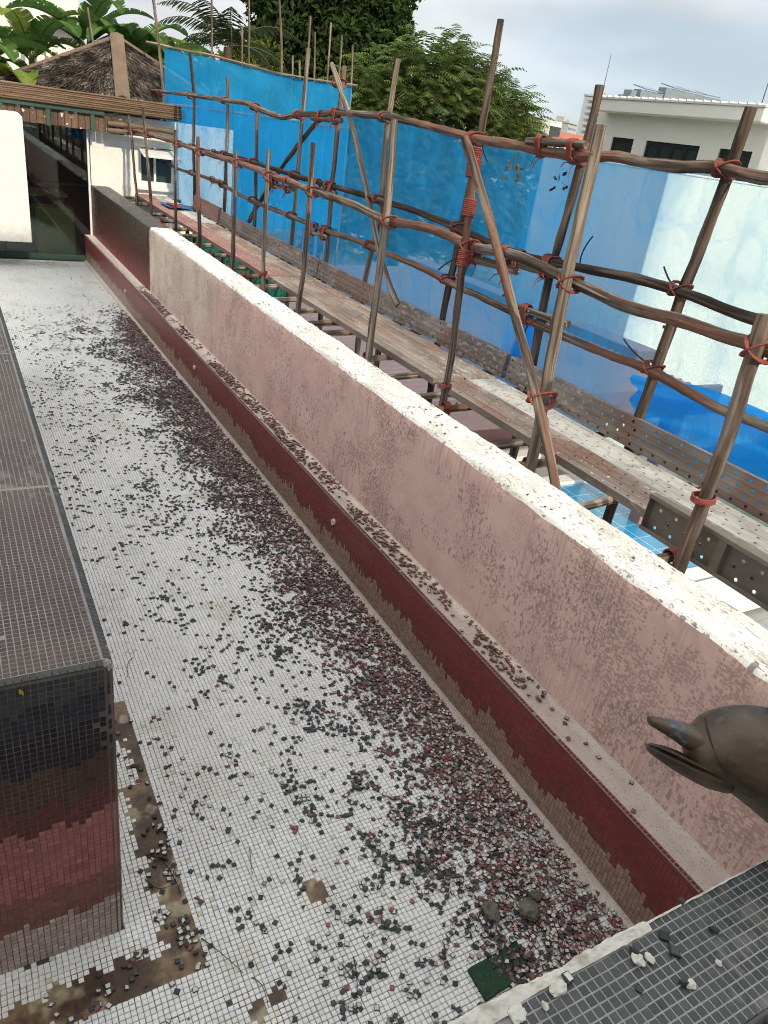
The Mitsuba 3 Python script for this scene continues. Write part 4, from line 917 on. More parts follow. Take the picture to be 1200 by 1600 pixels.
mel = [O_ + S_ * (a * E1 + b * E2 + tw * E3) for a, b, tw in ((46, 56, 12), (50, 40, 30), (46, 18, 43), (40, -4, 50), (28, -24, 55), (12, -40, 58), (-8, -50, 60))]
add(t + '__melon_crease', tube(wander(mel, 0.008, 0, 1), np.linspace(0.0020, 0.0010, len(wander(mel, 0.008, 0, 1))), 8)[0], 'm_bronze_dark', smooth=True)
fin = loft([(-62, 66, 3, 3, 0), (-60, 74, 9, 6, 0), (-74, 88, 12, 6, 0), (-92, 98, 8, 4, 0), (-104, 102, 2, 2, 0)], 14)
add(t + '__dorsal_fin', fin, 'm_bronze', smooth=True)
eye = trimesh.creation.icosphere(2, 0.007); eye.apply_translation(O_ + S_ * (-30 * E1 - 6 * E2 + 79 * E3)); add(t + '__eye', eye, 'm_black', smooth=True)
ped = O_ + S_ * (-200 * E1 - 120 * E2)
add(t + '__pedestal', rbox(ped[0] - 0.12, ped[0] + 0.16, 0.32, 0.53, PZ - 0.004, max(ped[2] - 0.11, PZ + 0.02), 0.015), 'm_grey_concrete')
tag(t, 'dark bronze dolphin statue with open beak at the right edge', 'statue')
# ---------------------------------------------------------------- timber scaffold along the outside of the wall
XI, XO = 3.10, 4.00
t = 'timber_scaffold'
I_POSTS = [[(2.06, 2.51), (2.04, 1.92), (2.04, 1.25)], [(3.37, 3.18), (3.36, 2.79), (3.35, 2.37), (3.28, 1.4), (3.27, 1.21)], [(4.48, 2.95), (4.41, 2.41), (4.34, 1.61), (4.35, 1.3)],
    [(5.6, 3.08), (5.56, 2.46), (5.56, 2.12), (5.55, 1.31)], [(7.12, 2.82), (7.12, 1.8), (7.15, 1.26)], [(8.32, 2.67), (8.28, 1.58), (8.23, 1.31)], [(9.38, 2.56), (9.34, 1.9), (9.34, 1.3)],
    [(10.98, 2.61), (10.9, 1.93), (10.8, 1.33)], [(12.19, 2.62), (12.14, 1.87), (12.12, 1.26)], [(14.27, 2.8), (13.98, 2.05), (13.69, 1.33)], [(15.51, 2.68), (15.13, 2.21), (14.96, 1.75), (14.78, 1.29)], [(17.44, 2.55), (16.89, 1.9), (16.35, 1.26)]]
O_POSTS = [[(3.21, 3.39), (3.21, 3.06), (3.24, 2.58), (3.27, 2.37), (3.31, 1.46)], [(4.47, 3.48), (4.46, 3.08), (4.49, 2.49), (4.51, 2.24), (4.49, 1.54)], [(5.76, 3.9), (5.77, 3.05), (5.8, 2.33), (5.86, 1.48)],
    [(7.36, 3.63), (7.4, 3.09), (7.32, 2.29), (7.48, 1.5)], [(8.54, 3.58), (8.56, 2.75), (8.56, 1.52)], [(9.58, 3.76), (9.63, 2.48), (9.67, 1.56)], [(11.25, 3.10), (11.19, 2.31), (11.13, 1.54)],
    [(12.6, 3.42), (12.58, 2.18), (12.58, 1.54)], [(14.76, 3.75), (14.52, 3.13), (14.44, 2.43), (14.35, 1.51)], [(17.45, 4.65), (16.65, 3.19), (16.51, 2.37), (16.46, 1.5)]]
RAILS = {'top': [(17.79, 3.09), (16.66, 3.11), (11.56, 3.09), (10.89, 3.03), (10.13, 2.99), (9.61, 3.04), (8.95, 3.07), (8.51, 3.11), (7.41, 3.13), (6.67, 3.1), (6.12, 3.07), (5.77, 3.05), (5.19, 3.04), (4.76, 3.02), (4.43, 3.02), (4.2, 3.04), (4.01, 3.05), (3.81, 3.04), (3.5, 3.05), (3.24, 3.07), (2.94, 3.05), (1.6, 3.06)],
    'mid': [(18.6, 2.28), (16.72, 2.32), (14.0, 2.31), (11.94, 2.37), (9.72, 2.36), (8.72, 2.36), (7.44, 2.37), (6.76, 2.37), (5.74, 2.33), (4.95, 2.28), (4.75, 2.28), (4.2, 2.32), (3.27, 2.37), (2.66, 2.34), (1.4, 2.36)],
    'low': [(16.72, 1.97), (15.38, 1.87), (13.21, 1.92), (10.9, 1.86), (9.68, 1.87), (8.66, 1.87), (7.43, 1.9), (6.43, 1.9), (5.73, 1.87), (4.95, 1.85), (4.49, 1.84), (3.85, 1.83), (3.31, 1.85), (2.69, 1.8), (2.41, 1.81), (1.3, 1.82)]}
INNER = [(17.13, 2.4), (14.44, 2.43), (12.56, 2.44), (10.94, 2.43), (9.39, 2.44), (8.24, 2.41), (7.06, 2.4), (6.32, 2.39), (5.72, 2.36), (4.96, 2.4), (4.42, 2.38), (4.0, 2.41), (3.74, 2.4), (3.36, 2.37), (2.89, 2.34), (2.52, 2.36), (2.07, 2.36), (1.2, 2.38)]
pid = [0]; PS = 0.81
def pole(part, pts, r0, r1, mat='m_pole', amp=0.014, rough=0.16, sides=12):
    pid[0] += 1
    w = wander(pts, 0.07, amp, pid[0])
    rad = np.linspace(r0, r1, len(w)) * PS
    u = np.linspace(0, 1, len(w))
    rad = rad * (1 + 0.10 * (nz(u * 8, pid[0] * 3.3, seed=pid[0], o=2) - 0.5) * 2)
    for _ in range(2 + pid[0] % 3):                                  # knots
        c0 = rng.random(); rad = rad * (1 + 0.13 * np.exp(-((u - c0) / 0.012) ** 2))
    (m, uvv) = tube(w, rad, sides, True, pid[0], rough)
    V_, F_ = m
    for _ in range(1 + pid[0] % 3):                                  # stubs of cut twigs
        i_ = int(rng.integers(2, len(w) - 2)); d_ = rng.normal(size=3); d_ -= 0.6 * (w[i_ + 1] - w[i_]) / np.linalg.norm(w[i_ + 1] - w[i_]) * (d_ @ (w[i_ + 1] - w[i_])) / np.linalg.norm(w[i_ + 1] - w[i_]); d_ /= np.linalg.norm(d_)
        (ms_, us_) = tube([w[i_] + d_ * rad[i_] * 0.5, w[i_] + d_ * rad[i_] * 1.05, w[i_] + d_ * (rad[i_] * 1.15 + 0.012)], [rad[i_] * 0.5, rad[i_] * 0.36, rad[i_] * 0.26], 6, True, 3)
        F_ = np.vstack([F_, ms_[1] + len(V_)]); V_ = np.vstack([V_, ms_[0]]); uvv = np.vstack([uvv, us_])
    m = (V_, F_)
    return add(t + '__' + part, m, mat, smooth=True, uv=uvv)
def rope_mesh(pts, g, r=0.0062, ends=2):
    ms = [trimesh.Trimesh(*tube(pts, r, 5)[0], process=False)]
    for q in range(ends):
        d = np.array([-0.5 - 0.4 * g.random(), 1.6 * (g.random() - 0.5), -0.5 * g.random()]); e = np.array(pts[0 if q else -1])
        ms.append(trimesh.Trimesh(*tube([e, e + d * 0.04, e + d * 0.07 + [0, 0, -0.02 - 0.05 * g.random()]], 0.0042, 4)[0], process=False))
    return cat(ms)
def wrap(post, x, y, z, r, mat='m_rope', n=4, h=0.04):
    """turns of plastic rope round one upright pole"""
    g = np.random.default_rng(int(abs(x * 977 + y * 131 + z * 71)) + 5); pts = []
    for i in range(n * 10 + 1):
        a = i / 10 * 2 * math.pi; rr = r + 0.003 + 0.006 * g.random()
        pts.append((x + math.cos(a) * rr, y + math.sin(a) * rr, z + (i / (n * 10) - 0.5) * h + 0.006 * math.sin(a + y)))
    return add(post + '__lashing', rope_mesh(pts, g), mat, smooth=True)
def cross_lash(post, xp, xr, y, z, rp, rr, mat='m_rope', n=3):
    """crossed turns that hold a rail (along y, at xr) to an upright pole (at xp)"""
    g = np.random.default_rng(int(abs(xp * 977 + y * 131 + z * 71)) + 9); ms = []
    sgn = 1 if xr > xp else -1; lo, hi = (xp - rp, xr + rr) if sgn > 0 else (xr - rr, xp + rp); xc, hx = (lo + hi) / 2, (hi - lo) / 2 + 0.005
    for s_ in (1, -1):
        pts = []
        for i in range(n * 14 + 1):
            a = i / 14 * 2 * math.pi; off = (i / (n * 14) - 0.5) * 0.024
            pts.append((xc + hx * math.cos(a) * (1 + 0.02 * g.random()), y + (rp + 0.007) * math.sin(a) + off, z + s_ * (rr + 0.008) * math.sin(a) + off * s_ * 0.6))
        ms.append(rope_mesh(pts, g, 0.0058, 1))
    return add(post + '__lashing', cat(ms), mat, smooth=True)
def splice(post, c1, r1, c2, r2, y, mat='m_rope', n=5, h=0.06):
    """turns round two poles lying side by side along y"""
    g = np.random.default_rng(int(abs(y * 131 + c1[1] * 71)) + 13)
    hull = shapely.union_all([Point(*c1).buffer(r1 + 0.006, 6), Point(*c2).buffer(r2 + 0.006, 6)]).convex_hull.exterior
    m = 18; pts = []
    for i in range(n * m + 1):
        q = hull.interpolate((i / m) % 1.0, normalized=True); pts.append((q.x, y + (i / (n * m) - 0.5) * h + 0.004 * g.random(), q.y))
    return add(post + '__lashing', rope_mesh(pts, g), mat, smooth=True)
def zat(line, y):
    a = sorted(line); return float(np.interp(y, [q[0] for q in a], [q[1] for q in a]))
ro = [0.046, 0.042, 0.040, 0.036, 0.036, 0.034, 0.033, 0.033, 0.034, 0.036]
for i, p in enumerate(O_POSTS):
    pts = [(XO + 0.01, y, z) for y, z in p]; b = pts[-1]
    pts.append((XO + 0.02, b[1] + 0.03 * (b[1] - pts[-2][1]), -0.2)); pts.append((XO + 0.02, b[1], -3.25))
    k = pole('post', pts, ro[i] * 0.92, ro[i] * 1.2, 'm_pole_pale' if i in (3, 5) else 'm_pole_dark' if i in (0, 1, 2, 8) else 'm_pole')
    for nm in ('top', 'mid', 'low'):
        z = zat(RAILS[nm], p[0][0] if nm == 'top' else p[-1][0])
        yy_ = zat([(zz, y_) for y_, zz in p], z)
        cross_lash(k, XO + 0.01, XO - 0.065, yy_, z, ro[i], {'top': 0.039, 'mid': 0.035, 'low': 0.033}[nm], 'm_rope' if i % 3 == 1 else 'm_rope_dark', 2)
ri = [0.047, 0.044, 0.036, 0.038, 0.034, 0.033, 0.032, 0.034, 0.031, 0.032, 0.030, 0.032]
for i, p in enumerate(I_POSTS):
    pts = [(XI, y, z) for y, z in p]; b = pts[-1]
    pts.append((XI + 0.02, b[1] + 0.02, 0.4)); pts.append((XI + 0.02, b[1], -3.25))
    k = pole('post', pts, ri[i] * 0.9, ri[i] * 1.15, 'm_pole_pale' if i in (1, 3, 5) else 'm_pole')
    z = zat(INNER, p[0][0]); yy_ = zat([(zz, y_) for y_, zz in p], z)
    cross_lash(k, XI, XI + 0.07, yy_, z, ri[i], 0.038, 'm_rope' if i % 3 != 1 else 'm_rope_dark', 3 if i < 2 else 2)
    if i in (0, 2, 5): wrap(k, XI, b[1], 1.40 if i else 1.62, ri[i] * 1.05, 'm_rope', 4, 0.03)
    if i == 2:     # long wrap of red plastic down this post
        for zz in (2.93, 2.86, 2.62, 2.3): wrap(k, XI, zat([(z3, y_) for y_, z3 in p], zz), zz, ri[i], 'm_rope', 9, 0.11)
pole('post', [(XI, 19.3, 4.45), (XI, 18.5, 3.55), (XI, 17.46, 2.44)], 0.026, 0.034, 'm_pole_pale')
for nm, r in (('top', 0.040), ('mid', 0.036), ('low', 0.034)):
    pole('rail', [(XO - 0.065, y, z) for y, z in RAILS[nm]], r * 0.85, r * 1.1, 'm_pole_dark' if nm == 'mid' else 'm_pole', 0.007)
pole('rail', [(XI + 0.07, y, z) for y, z in INNER], 0.034, 0.042, 'm_pole', 0.007)
# ends of the next rail poles, doubled up and tied
for x, y0, y1, z, r in ((XO - 0.09, 4.35, 4.98, 2.22, 0.034), (XI + 0.085, 3.92, 4.55, 2.31, 0.036), (XO - 0.09, 8.25, 9.0, 2.29, 0.032), (XI + 0.085, 7.75, 8.45, 2.33, 0.030),
                        (XO - 0.09, 8.35, 8.95, 1.80, 0.030), (XO - 0.09, 4.1, 4.75, 1.92, 0.032), (XO - 0.08, 8.3, 9.1, 3.03, 0.032), (XO - 0.09, 4.35, 5.0, 3.09, 0.034), (XO - 0.09, 12.2, 13.3, 2.30, 0.030), (XO - 0.09, 12.4, 13.2, 1.94, 0.030)):
    k = pole('rail_end', [(x, y0, z + 0.012), (x, (y0 + y1) / 2, z), (x, y1, z - 0.01)], r, r * 0.94, 'm_pole_pale' if y0 < 5 else 'm_pole', 0.004)
    nm = 'inner' if x < 3.5 else 'top' if z > 2.8 else 'mid' if z > 2.1 else 'low'; line = INNER if nm == 'inner' else RAILS[nm]; xr_ = XI + 0.07 if nm == 'inner' else XO - 0.065
    for f_ in (0.2, 0.75): yq = y0 + (y1 - y0) * f_; splice(k, (x, z), r, (xr_, zat(line, yq)), 0.036, yq, 'm_rope' if y0 < 5 or y0 > 12 else 'm_rope_dark', 5, 0.06)
k = pole('brace', [(XI - 0.09, 4.50, 3.03), (XI - 0.09, 4.13, 2.66), (XI - 0.10, 3.66, 2.15), (XI - 0.10, 3.20, 1.64), (XI - 0.10, 2.87, 1.20), (XI - 0.1, 2.6, 0.7)], 0.034, 0.038, 'm_pole', 0.006)
cross_lash(k, XI, XI - 0.10, 3.27, 1.70, 0.048, 0.042, 'm_rope', 4)
k = pole('brace', [(XO - 0.07, 8.69, 3.58), (XO - 0.07, 8.16, 3.11), (XO - 0.07, 7.45, 2.32), (XO - 0.07, 6.98, 1.77), (XO - 0.06, 6.60, 1.45)], 0.034, 0.038, 'm_pole_pale', 0.006)
cross_lash(k, XO + 0.01, XO - 0.07, 8.55, 3.40, 0.036, 0.036)
pole('brace', [(XO + 0.06, 9.22, 3.02), (XO + 0.06, 10.26, 2.42), (XO + 0.06, 11.52, 1.52)], 0.034, 0.038, 'm_pole_dark', 0.006)
for y in (2.1, 2.75, 3.3, 3.62, 4.30, 4.62, 5.05, 5.6, 6.35, 6.75, 7.2, 7.7, 8.3, 8.9, 9.4, 10.2, 10.9, 11.6, 12.2, 13.0, 13.75, 14.85, 15.8):
    z = 1.235 + 0.02 * rng.random(); a = 0.05 * (rng.random() - 0.5)
    k = pole('transom', [(2.93 + 0.06 * rng.random(), y - a, z - 0.02), (3.5, y, z), (4.15, y + a, z)], 0.034, 0.032, 'm_pole_pale' if rng.random() < 0.5 else 'm_pole', 0.005)
    if rng.random() < 0.55: splice(k, (y, z), 0.034, (y, z - 0.02), 0.034, 3.10, 'm_rope' if rng.random() < 0.7 else 'm_rope_dark', 4, 0.05); scene[list(scene)[-1]]['to_world'] = T(np.array([[0, 1, 0, 0], [1, 0, 0, 0], [0, 0, 1, 0], [0, 0, 0, 1.0]]))
for x, z in ((3.13, 1.12), (4.03, 1.15), (3.12, 0.35)):
    pole('ledger', [(x, 1.0, z), (x, 6.5, z + 0.03), (x, 11.5, z - 0.02), (x, 17.0, z)], 0.040, 0.036, 'm_pole', 0.02)
for y in (3.9, 6.1, 9.2, 12.9): pole('post', [(3.5, y, 1.2), (3.5, y + 0.05, -1.0), (3.5, y, -3.25)], 0.036, 0.04, 'm_pole')
# iron tie wires bent round the rails
for x, y, z, dx, dy, dz in ((XO - 0.02, 3.25, 2.34, -0.05, 0.16, 0.14), (XO - 0.02, 4.2, 2.33, -0.08, -0.14, 0.22), (XO + 0.0, 3.17, 3.0, 0.0, 0.07, -0.36), (XI, 4.4, 2.32, -0.06, 0.2, -0.14), (XO, 3.35, 1.86, -0.02, 0.26, 0.10), (XO, 5.7, 3.06, -0.03, -0.16, -0.17), (XO - 0.02, 4.6, 1.84, -0.05, -0.05, -0.3)):
    p = np.array([x, y, z]); d = np.array([dx, dy, dz])
    add(t + '__tie_wire', tube(wander([p, p + d * 0.5 + [-0.02, 0.01, 0.0], p + d], 0.03, 0.004, pid[0] + int(y * 9)), 0.0055, 6)[0], 'm_wire', smooth=True)
tag(t, 'scaffold of crooked timber poles tied with red rope beside the white topped wall', 'scaffold')

# ---------------------------------------------------------------- metal walkway planks and toe boards
def steel_plank(key, frame, w, L, mat, holes, label, category, group=None, stiff=False):
    """a pressed steel plank, w wide and L long: perforated sheet with ribs and folded sides. frame: (origin, across, along, up)"""
    o, A, B, N = (np.array(q, float) for q in frame)
    nh = max(1, int(L / 0.105)); poly = sbox(0, 0, w, L)
    if holes:
        cut = [Point(rx + 0.004 * math.sin(i * 7.0), (i + 0.5) * L / nh + (0.026 if q % 2 else -0.01)).buffer(0.0105, 2) for q, rx in enumerate((w * 0.13, w * 0.38, w * 0.62, w * 0.87)) for i in range(nh)]
        poly = poly.difference(shapely.union_all(cut))
    parts = [('perforated_sheet' if holes else 'sheet', trimesh.creation.extrude_polygon(poly, 0.0025, engine='earcut'))]
    for rx in (w * 0.255, w * 0.50, w * 0.745):
        m = trimesh.creation.extrude_polygon(Polygon([(rx + 0.011 * math.cos(a), 0.0022 + 0.0065 * math.sin(a)) for a in np.linspace(0, math.pi, 7)]), L, engine='earcut')
        m.vertices = np.stack([m.vertices[:, 0], m.vertices[:, 2], m.vertices[:, 1]], 1); parts.append(('rib', m))
    for x0 in (0.0, w - 0.003): parts.append(('side_rail', bx(x0, x0 + 0.003, 0, L, -0.048, -0.0004)))
    for x0, x1 in ((0.0032, 0.022), (w - 0.022, w - 0.0032)): parts.append(('flange', bx(x0, x1, 0, L, -0.0505, -0.0482)))
    for e0 in (0.003, L - 0.007): parts.append(('end_plate', bx(0.0034, w - 0.0034, e0, e0 + 0.004, -0.045, -0.0006)))
    if stiff:
        for e0 in np.arange(0.45, L, 0.55): parts.append(('cross_stiffener', bx(0.0036, w - 0.0036, e0, e0 + 0.05, -0.044, -0.001)))
    k = name(key)
    for nm, m in parts:
        v = m.vertices; m.vertices = o + v[:, :1] * A + v[:, 1:2] * B + v[:, 2:3] * N; m.fix_normals(); add(k + '__' + nm, m, mat)
    tag(k, label, category, group)
DZ, WP = 1.300, 0.300
WPK = ('walkway plank', None)
for y0, y1, mo, mi_, ho, lo, li in ((0.9, 4.74, 'm_plank_grey', 'm_plank_dusty', True, 'nearest outer metal walkway plank, pale grey with rows of holes', 'nearest inner metal walkway plank, brown and dusty with rows of holes'),
        (4.77, 8.58, 'm_plank_dusty', 'm_plank_dusty', False, 'second outer walkway plank, coated in brown dust', 'second inner walkway plank, brown dusty and without visible holes'),
        (8.61, 12.60, 'm_plank_dusty', 'm_plank_red', False, 'third outer walkway plank with grey dust beyond the mid posts', 'third inner walkway plank, reddish brown near the white wall top'),
        (12.63, 16.6, 'm_plank_grey', 'm_plank_red', False, 'farthest outer walkway plank, grey and near the far house', 'farthest inner walkway plank, dull red at the far end')):
    steel_plank('walkway_plank', ((3.592, y0, DZ), (1, 0, 0), (0, 1, 0), (0, 0, 1)), WP, y1 - y0, mo, ho, lo, 'walkway plank')
    steel_plank('walkway_plank', ((3.286, y0 + 0.02, DZ + 0.002), (1, 0, 0), (0, 1, 0), (0, 0, 1)), WP, y1 - y0 - 0.03, mi_, ho, li, 'walkway plank')
for y0, y1, mat, ho, lb in ((0.9, 4.70, 'm_plank_dusty', True, 'nearest upright toe board with rows of bright holes below the blue net'), (4.76, 8.60, 'm_plank_dusty', True, 'second upright toe board, light brown, in the middle of the walkway'),
                            (8.64, 12.60, 'm_plank_dusty', True, 'third upright toe board, dusty brown, toward the far end'), (12.7, 14.2, 'm_plank_red', False, 'short dull red toe board at the far end of the walkway')):
    steel_plank('toe_board', ((3.935, y0, DZ + 0.004), (0.10, 0, 0.995), (0, 1, 0), (-0.995, 0, 0.10)), 0.205 if y0 < 12 else 0.24, y1 - y0, mat, ho, lb, 'toe board')
steel_plank('toe_board', ((3.242, 0.9, 1.235), (0.03, 0, 1), (0, 1, 0), (1, 0, -0.03)), 0.215, 1.52, 'm_plank_dark', True, 'dark upright plank with stiffeners on the inner side at the near right', 'toe board', stiff=True)
k = 'rag'
P = lumpy_sheet(np.linspace(3.45, 3.88, 18), np.linspace(13.9, 14.6, 20), DZ + 0.035, 0.022, 19); add(k + '__cloth', P, 'm_rag', smooth=True)
P = lumpy_sheet(np.linspace(3.52, 3.68, 8), np.linspace(13.82, 14.4, 16), DZ + 0.060, 0.02, 20); add(k + '__red_cloth', P, 'm_rag_red', smooth=True)
tag(k, 'blue and red rag lying across the far end of the walkway', 'rag')
# crumbs of mortar on the planks
g = np.random.default_rng(8); n = 900
s = np.array([[1, 0, 0], [-0.5, 0.87, 0], [-0.5, -0.87, 0], [0, 0, 0.8]]); ff = np.array([[0, 1, 3], [1, 2, 3], [2, 0, 3], [0, 2, 1]])
pos = np.stack([3.30 + 0.58 * g.random(n), 1.0 + 14 * g.random(n), np.full(n, DZ + 0.0045)], 1); sz = 0.002 + 0.006 * g.random((n, 1, 1)) ** 2
v = pos[:, None] + s[None] * sz; add('mortar_crumbs', (v.reshape(-1, 3), (ff[None] + (np.arange(n) * 4)[:, None, None]).reshape(-1, 3)), 'm_white_mortar')
tag('mortar_crumbs', 'pale mortar crumbs scattered over the walkway planks', 'crumbs', kind='stuff')

# ---------------------------------------------------------------- blue safety nets
ys = np.linspace(0.9, 16.95, 420); vs = np.linspace(0, 1, 60)
ztop = np.array([zat(RAILS['top'], y) for y in ys]) - 0.008
Y, Vv = np.meshgrid(ys, vs, indexing='ij')
post_y = np.array([p[-1][0] for p in O_POSTS])
sag = np.min(np.abs(ys[:, None] - post_y[None]), 1)
zb = 1.16 + 0.10 * (nz(ys * 0.7, 3.0, seed=131) - 0.5)
Z = (ztop - 0.035 * sag)[:, None] * Vv + zb[:, None] * (1 - Vv)
fold = 0.020 * np.sin(Y * 9 + 3 * nz(Y * 1.2, Z * 0.8, seed=132)) * (nz(Y * 0.9, Z * 0.5, seed=133))
X = 4.085 + 0.05 * (nz(Y * 1.1, Z * 1.1, seed=134) - 0.5) + 1.5 * fold + 0.030 * (np.abs(nz(Y * 3.5 + Z * 2.0, Z * 1.5, seed=135) - 0.5)) + 0.012 * (nz(Y * 12, Z * 5, seed=136) - 0.5) + 0.05 * (1 - Vv) ** 2 + 0.06 * np.exp(-((Y - 9.0) / 0.5) ** 2) * np.sin(Y * 22) * (1 - Vv)
add('safety_net', grid_mesh(np.stack([X, Y, Z], -1)), 'm_net', smooth=True)
tag('safety_net', 'long blue see-through safety net hung on the outside of the timber scaffold', 'safety net')
# the lower part of the net, bunched into folds at the near end
ys = np.linspace(0.9, 3.62, 130); vs = np.linspace(0, 1, 46); Y, Vv = np.meshgrid(ys, vs, indexing='ij')
zt = np.interp(ys, [0.9, 1.6, 2.4, 3.1, 3.62], [1.86, 1.86, 1.84, 1.80, 1.70])
Z = zt[:, None] * Vv + 1.20 * (1 - Vv) + 0.015 * np.sin(Y * 7)
rp_ = 8 * Vv + 0.6 * Y + 1.6 * nz(Y * 1.3, Vv * 3, seed=141)
X = 4.20 + 0.14 * (1 - Vv) + 0.035 * np.sin(rp_ * 2.2) * (0.4 + Vv) + 0.02 * (nz(Y * 5, Vv * 6, seed=142) - 0.5)
add('safety_net_001', grid_mesh(np.stack([X, Y, Z], -1)), 'm_net_thick', smooth=True)
tag('safety_net_001', 'bunched blue net with crosswise folds low at the right', 'safety net')
ys = np.linspace(4.55, 5.05, 40); Y, Vv = np.meshgrid(ys, vs, indexing='ij')
hw = 0.25 * (0.35 + 0.65 * (1 - Vv)); Y = 4.80 + (Y - 4.80) / 0.25 * hw
Z = 1.88 * Vv + 1.25 * (1 - Vv); X = 4.17 + 0.035 * np.sin((Y - 4.8) / hw * 9) + 0.015 * (nz(Y * 9, Z * 6, seed=143) - 0.5)
add('safety_net_002', grid_mesh(np.stack([X, Y, Z], -1)), 'm_net_thick', smooth=True)
tag('safety_net_002', 'gathered fold of blue net tied to the lower rail beside the red wrapped post', 'safety net')
for i, (y, z, lb) in enumerate(((5.30, 2.90, 'brown dry leaves caught in the net right of the tall pole'), (4.66, 2.83, 'dark dry leaf cluster caught in the net farther right'))):
    g = np.random.default_rng(40 + i); V, F = [], []
    for q in range(14):
        c0 = np.array([4.05, y + 0.09 * g.normal(), z + 0.045 * g.normal()]); a = g.normal(size=3); a /= np.linalg.norm(a); b = np.cross(a, g.normal(size=3)); b /= np.linalg.norm(b); k0 = len(V)
        V += [c0 - a * 0.03, c0 + b * 0.014, c0 + a * 0.03, c0 - b * 0.014]; F += [[k0, k0 + 1, k0 + 2], [k0, k0 + 2, k0 + 3]]
    k = name('leaf_cluster'); add(k, (np.array(V), np.array(F)), 'm_brown_leaf' if i == 0 else 'm_twig'); tag(k, lb, 'leaves')
# far net across the end, on its own poles
xs = np.linspace(4.12, 8.22, 110); X, Vv = np.meshgrid(xs, vs, indexing='ij')
zt = np.interp(xs, [4.1, 5.85, 7.0, 7.7, 8.22], [3.87, 3.80, 3.745, 3.76, 3.79]); zb_ = np.interp(xs, [4.1, 8.2], [0.5, 0.8])
Z = zt[:, None] * Vv + zb_[:, None] * (1 - Vv); Y = 17.0 + 0.09 * (nz(X * 2, Z * 1.4, seed=151) - 0.5) + 0.03 * np.sin(X * 11 + 2 * nz(X, Z, seed=152)) * nz(X * .8, 1.0, seed=153)
add('safety_net_003', grid_mesh(np.stack([X, Y, Z], -1)), 'm_net_far', smooth=True)
tag('safety_net_003', 'farther blue net turned across the far end with thin poles rising above it', 'safety net')
t0_, t = t, 'far_scaffold'
for x, z, x2, z2 in ((5.07, 3.85, 5.04, 5.01), (5.85, 3.8, 5.78, 5.15), (6.57, 3.73, 6.43, 5.06), (7.14, 3.75, 7.13, 4.91), (7.32, 3.74, 7.26, 4.65), (7.63, 3.76, 7.60, 4.87), (7.89, 3.77, 7.88, 4.69), (8.23, 3.6, 8.16, 4.56), (6.83, 3.71, 6.80, 4.15), (6.99, 3.73, 6.96, 4.08), (5.70, 3.8, 5.68, 4.5), (4.18, 3.8, 4.16, 4.0)):
    pole('post', [(x2, 17.06, z2), (x, 17.06, z), (x + 0.03, 17.06, 1.0), (x + 0.05, 17.08, -3.25)], 0.024, 0.034, 'm_pole_pale' if x > 5.5 else 'm_pole', 0.012, sides=8)
pole('rail', [(3.75, 16.95, 3.90)] + [(x, 16.95, z) for x, z in zip((4.4, 5.85, 6.5, 7.0, 7.7, 8.3), (3.90, 3.83, 3.78, 3.78, 3.79, 3.82))], 0.030, 0.026, 'm_pole_pale', 0.015, sides=8)
pole('rail', [(4.0, 17.0, 2.9), (6.0, 17.0, 2.95), (8.4, 17.0, 2.95)], 0.028, 0.028, 'm_pole_pale', 0.015, sides=8)
pole('rail', [(3.4, 16.5, 2.66), (3.9, 16.52, 2.62)], 0.028, 0.03, 'm_pole_pale', 0.003, sides=8)
tag(t, 'second timber scaffold with tall thin poles at the far end behind the net', 'scaffold')
t = t0_
P = lumpy_sheet(np.linspace(3.1, 4.9, 50), np.linspace(10.5, 16.5, 100), 0.25, 0.16, 23); P[0][:, 2] += (P[0][:, 0] - 3.0) * 0.25
add('green_net', P, 'm_green_net', smooth=True); tag('green_net', 'teal green debris net slung below the far part of the walkway', 'safety net')

# ---------------------------------------------------------------- lilac roof, yard and pool of the neighbour
t = 'lilac_roof'
xs = np.arange(3.4, 11.5, 0.032); prof_z = -0.45 + (xs - 3.4) * 0.02
ylines = np.arange(8.35, 18.5, 0.20)
X, Y = np.meshgrid(np.arange(3.4, 11.55, 0.4), np.arange(8.35, 18.6, 0.0333), indexing='ij')
Z = -0.46 + (X - 3.4) * 0.022 + 0.030 * np.where((np.arange(X.shape[1]) % 6)[None, :] < 2, 1.0, 0.0)
add(t + '__corrugated_sheet', grid_mesh(np.stack([X, Y, Z], -1)), 'm_roof_lilac')
add(t + '__coping', rbox(11.40, 11.95, 9.9, 18.8, -0.34, -0.08, 0.02), 'm_roof_lilac')
add(t + '__fascia', rbox(3.4, 11.9, 8.22, 8.33, -0.75, -0.22, 0.02), 'm_roof_lilac')
for x in (4.4, 11.2): add(t + '__column', rbox(x, x + 0.3, 8.5, 8.8, -3.25, -0.6, 0.02), 'm_pink_wall')
tag(t, 'low lilac grey corrugated roof seen behind and under the scaffold', 'roof')
add('pink_wall', rbox(3.6, 12.2, 12.6, 12.9, -3.25, -0.8, 0.02), 'm_pink_wall'); tag('pink_wall', 'dusky pink wall under the lilac roof', 'wall')
add('paving', (np.array([[3.0, 1.0, -3.19], [12.55, 1.0, -3.19], [12.55, 18.0, -3.19], [3.0, 18.0, -3.19]]), np.array([[0, 1, 2, 3]])), 'm_paving'); tag('paving', 'pale paving of the neighbour yard far below the scaffold', kind='structure')
t = 'swimming_pool'
add(t + '__water', (np.array([[9.6, 6.9, -3.15], [12.3, 6.9, -3.15], [12.3, 10.4, -3.15], [9.6, 10.4, -3.15]]), np.array([[0, 1, 2, 3]])), 'm_pool')
for a in ((9.3, 12.5, 10.4, 10.75), (9.3, 12.5, 6.55, 6.9), (9.3, 9.6, 6.9, 10.4), (12.3, 12.5, 6.9, 10.4)): add(t + '__coping', rbox(*a, -3.19, -3.08, 0.015), 'm_white_paint')
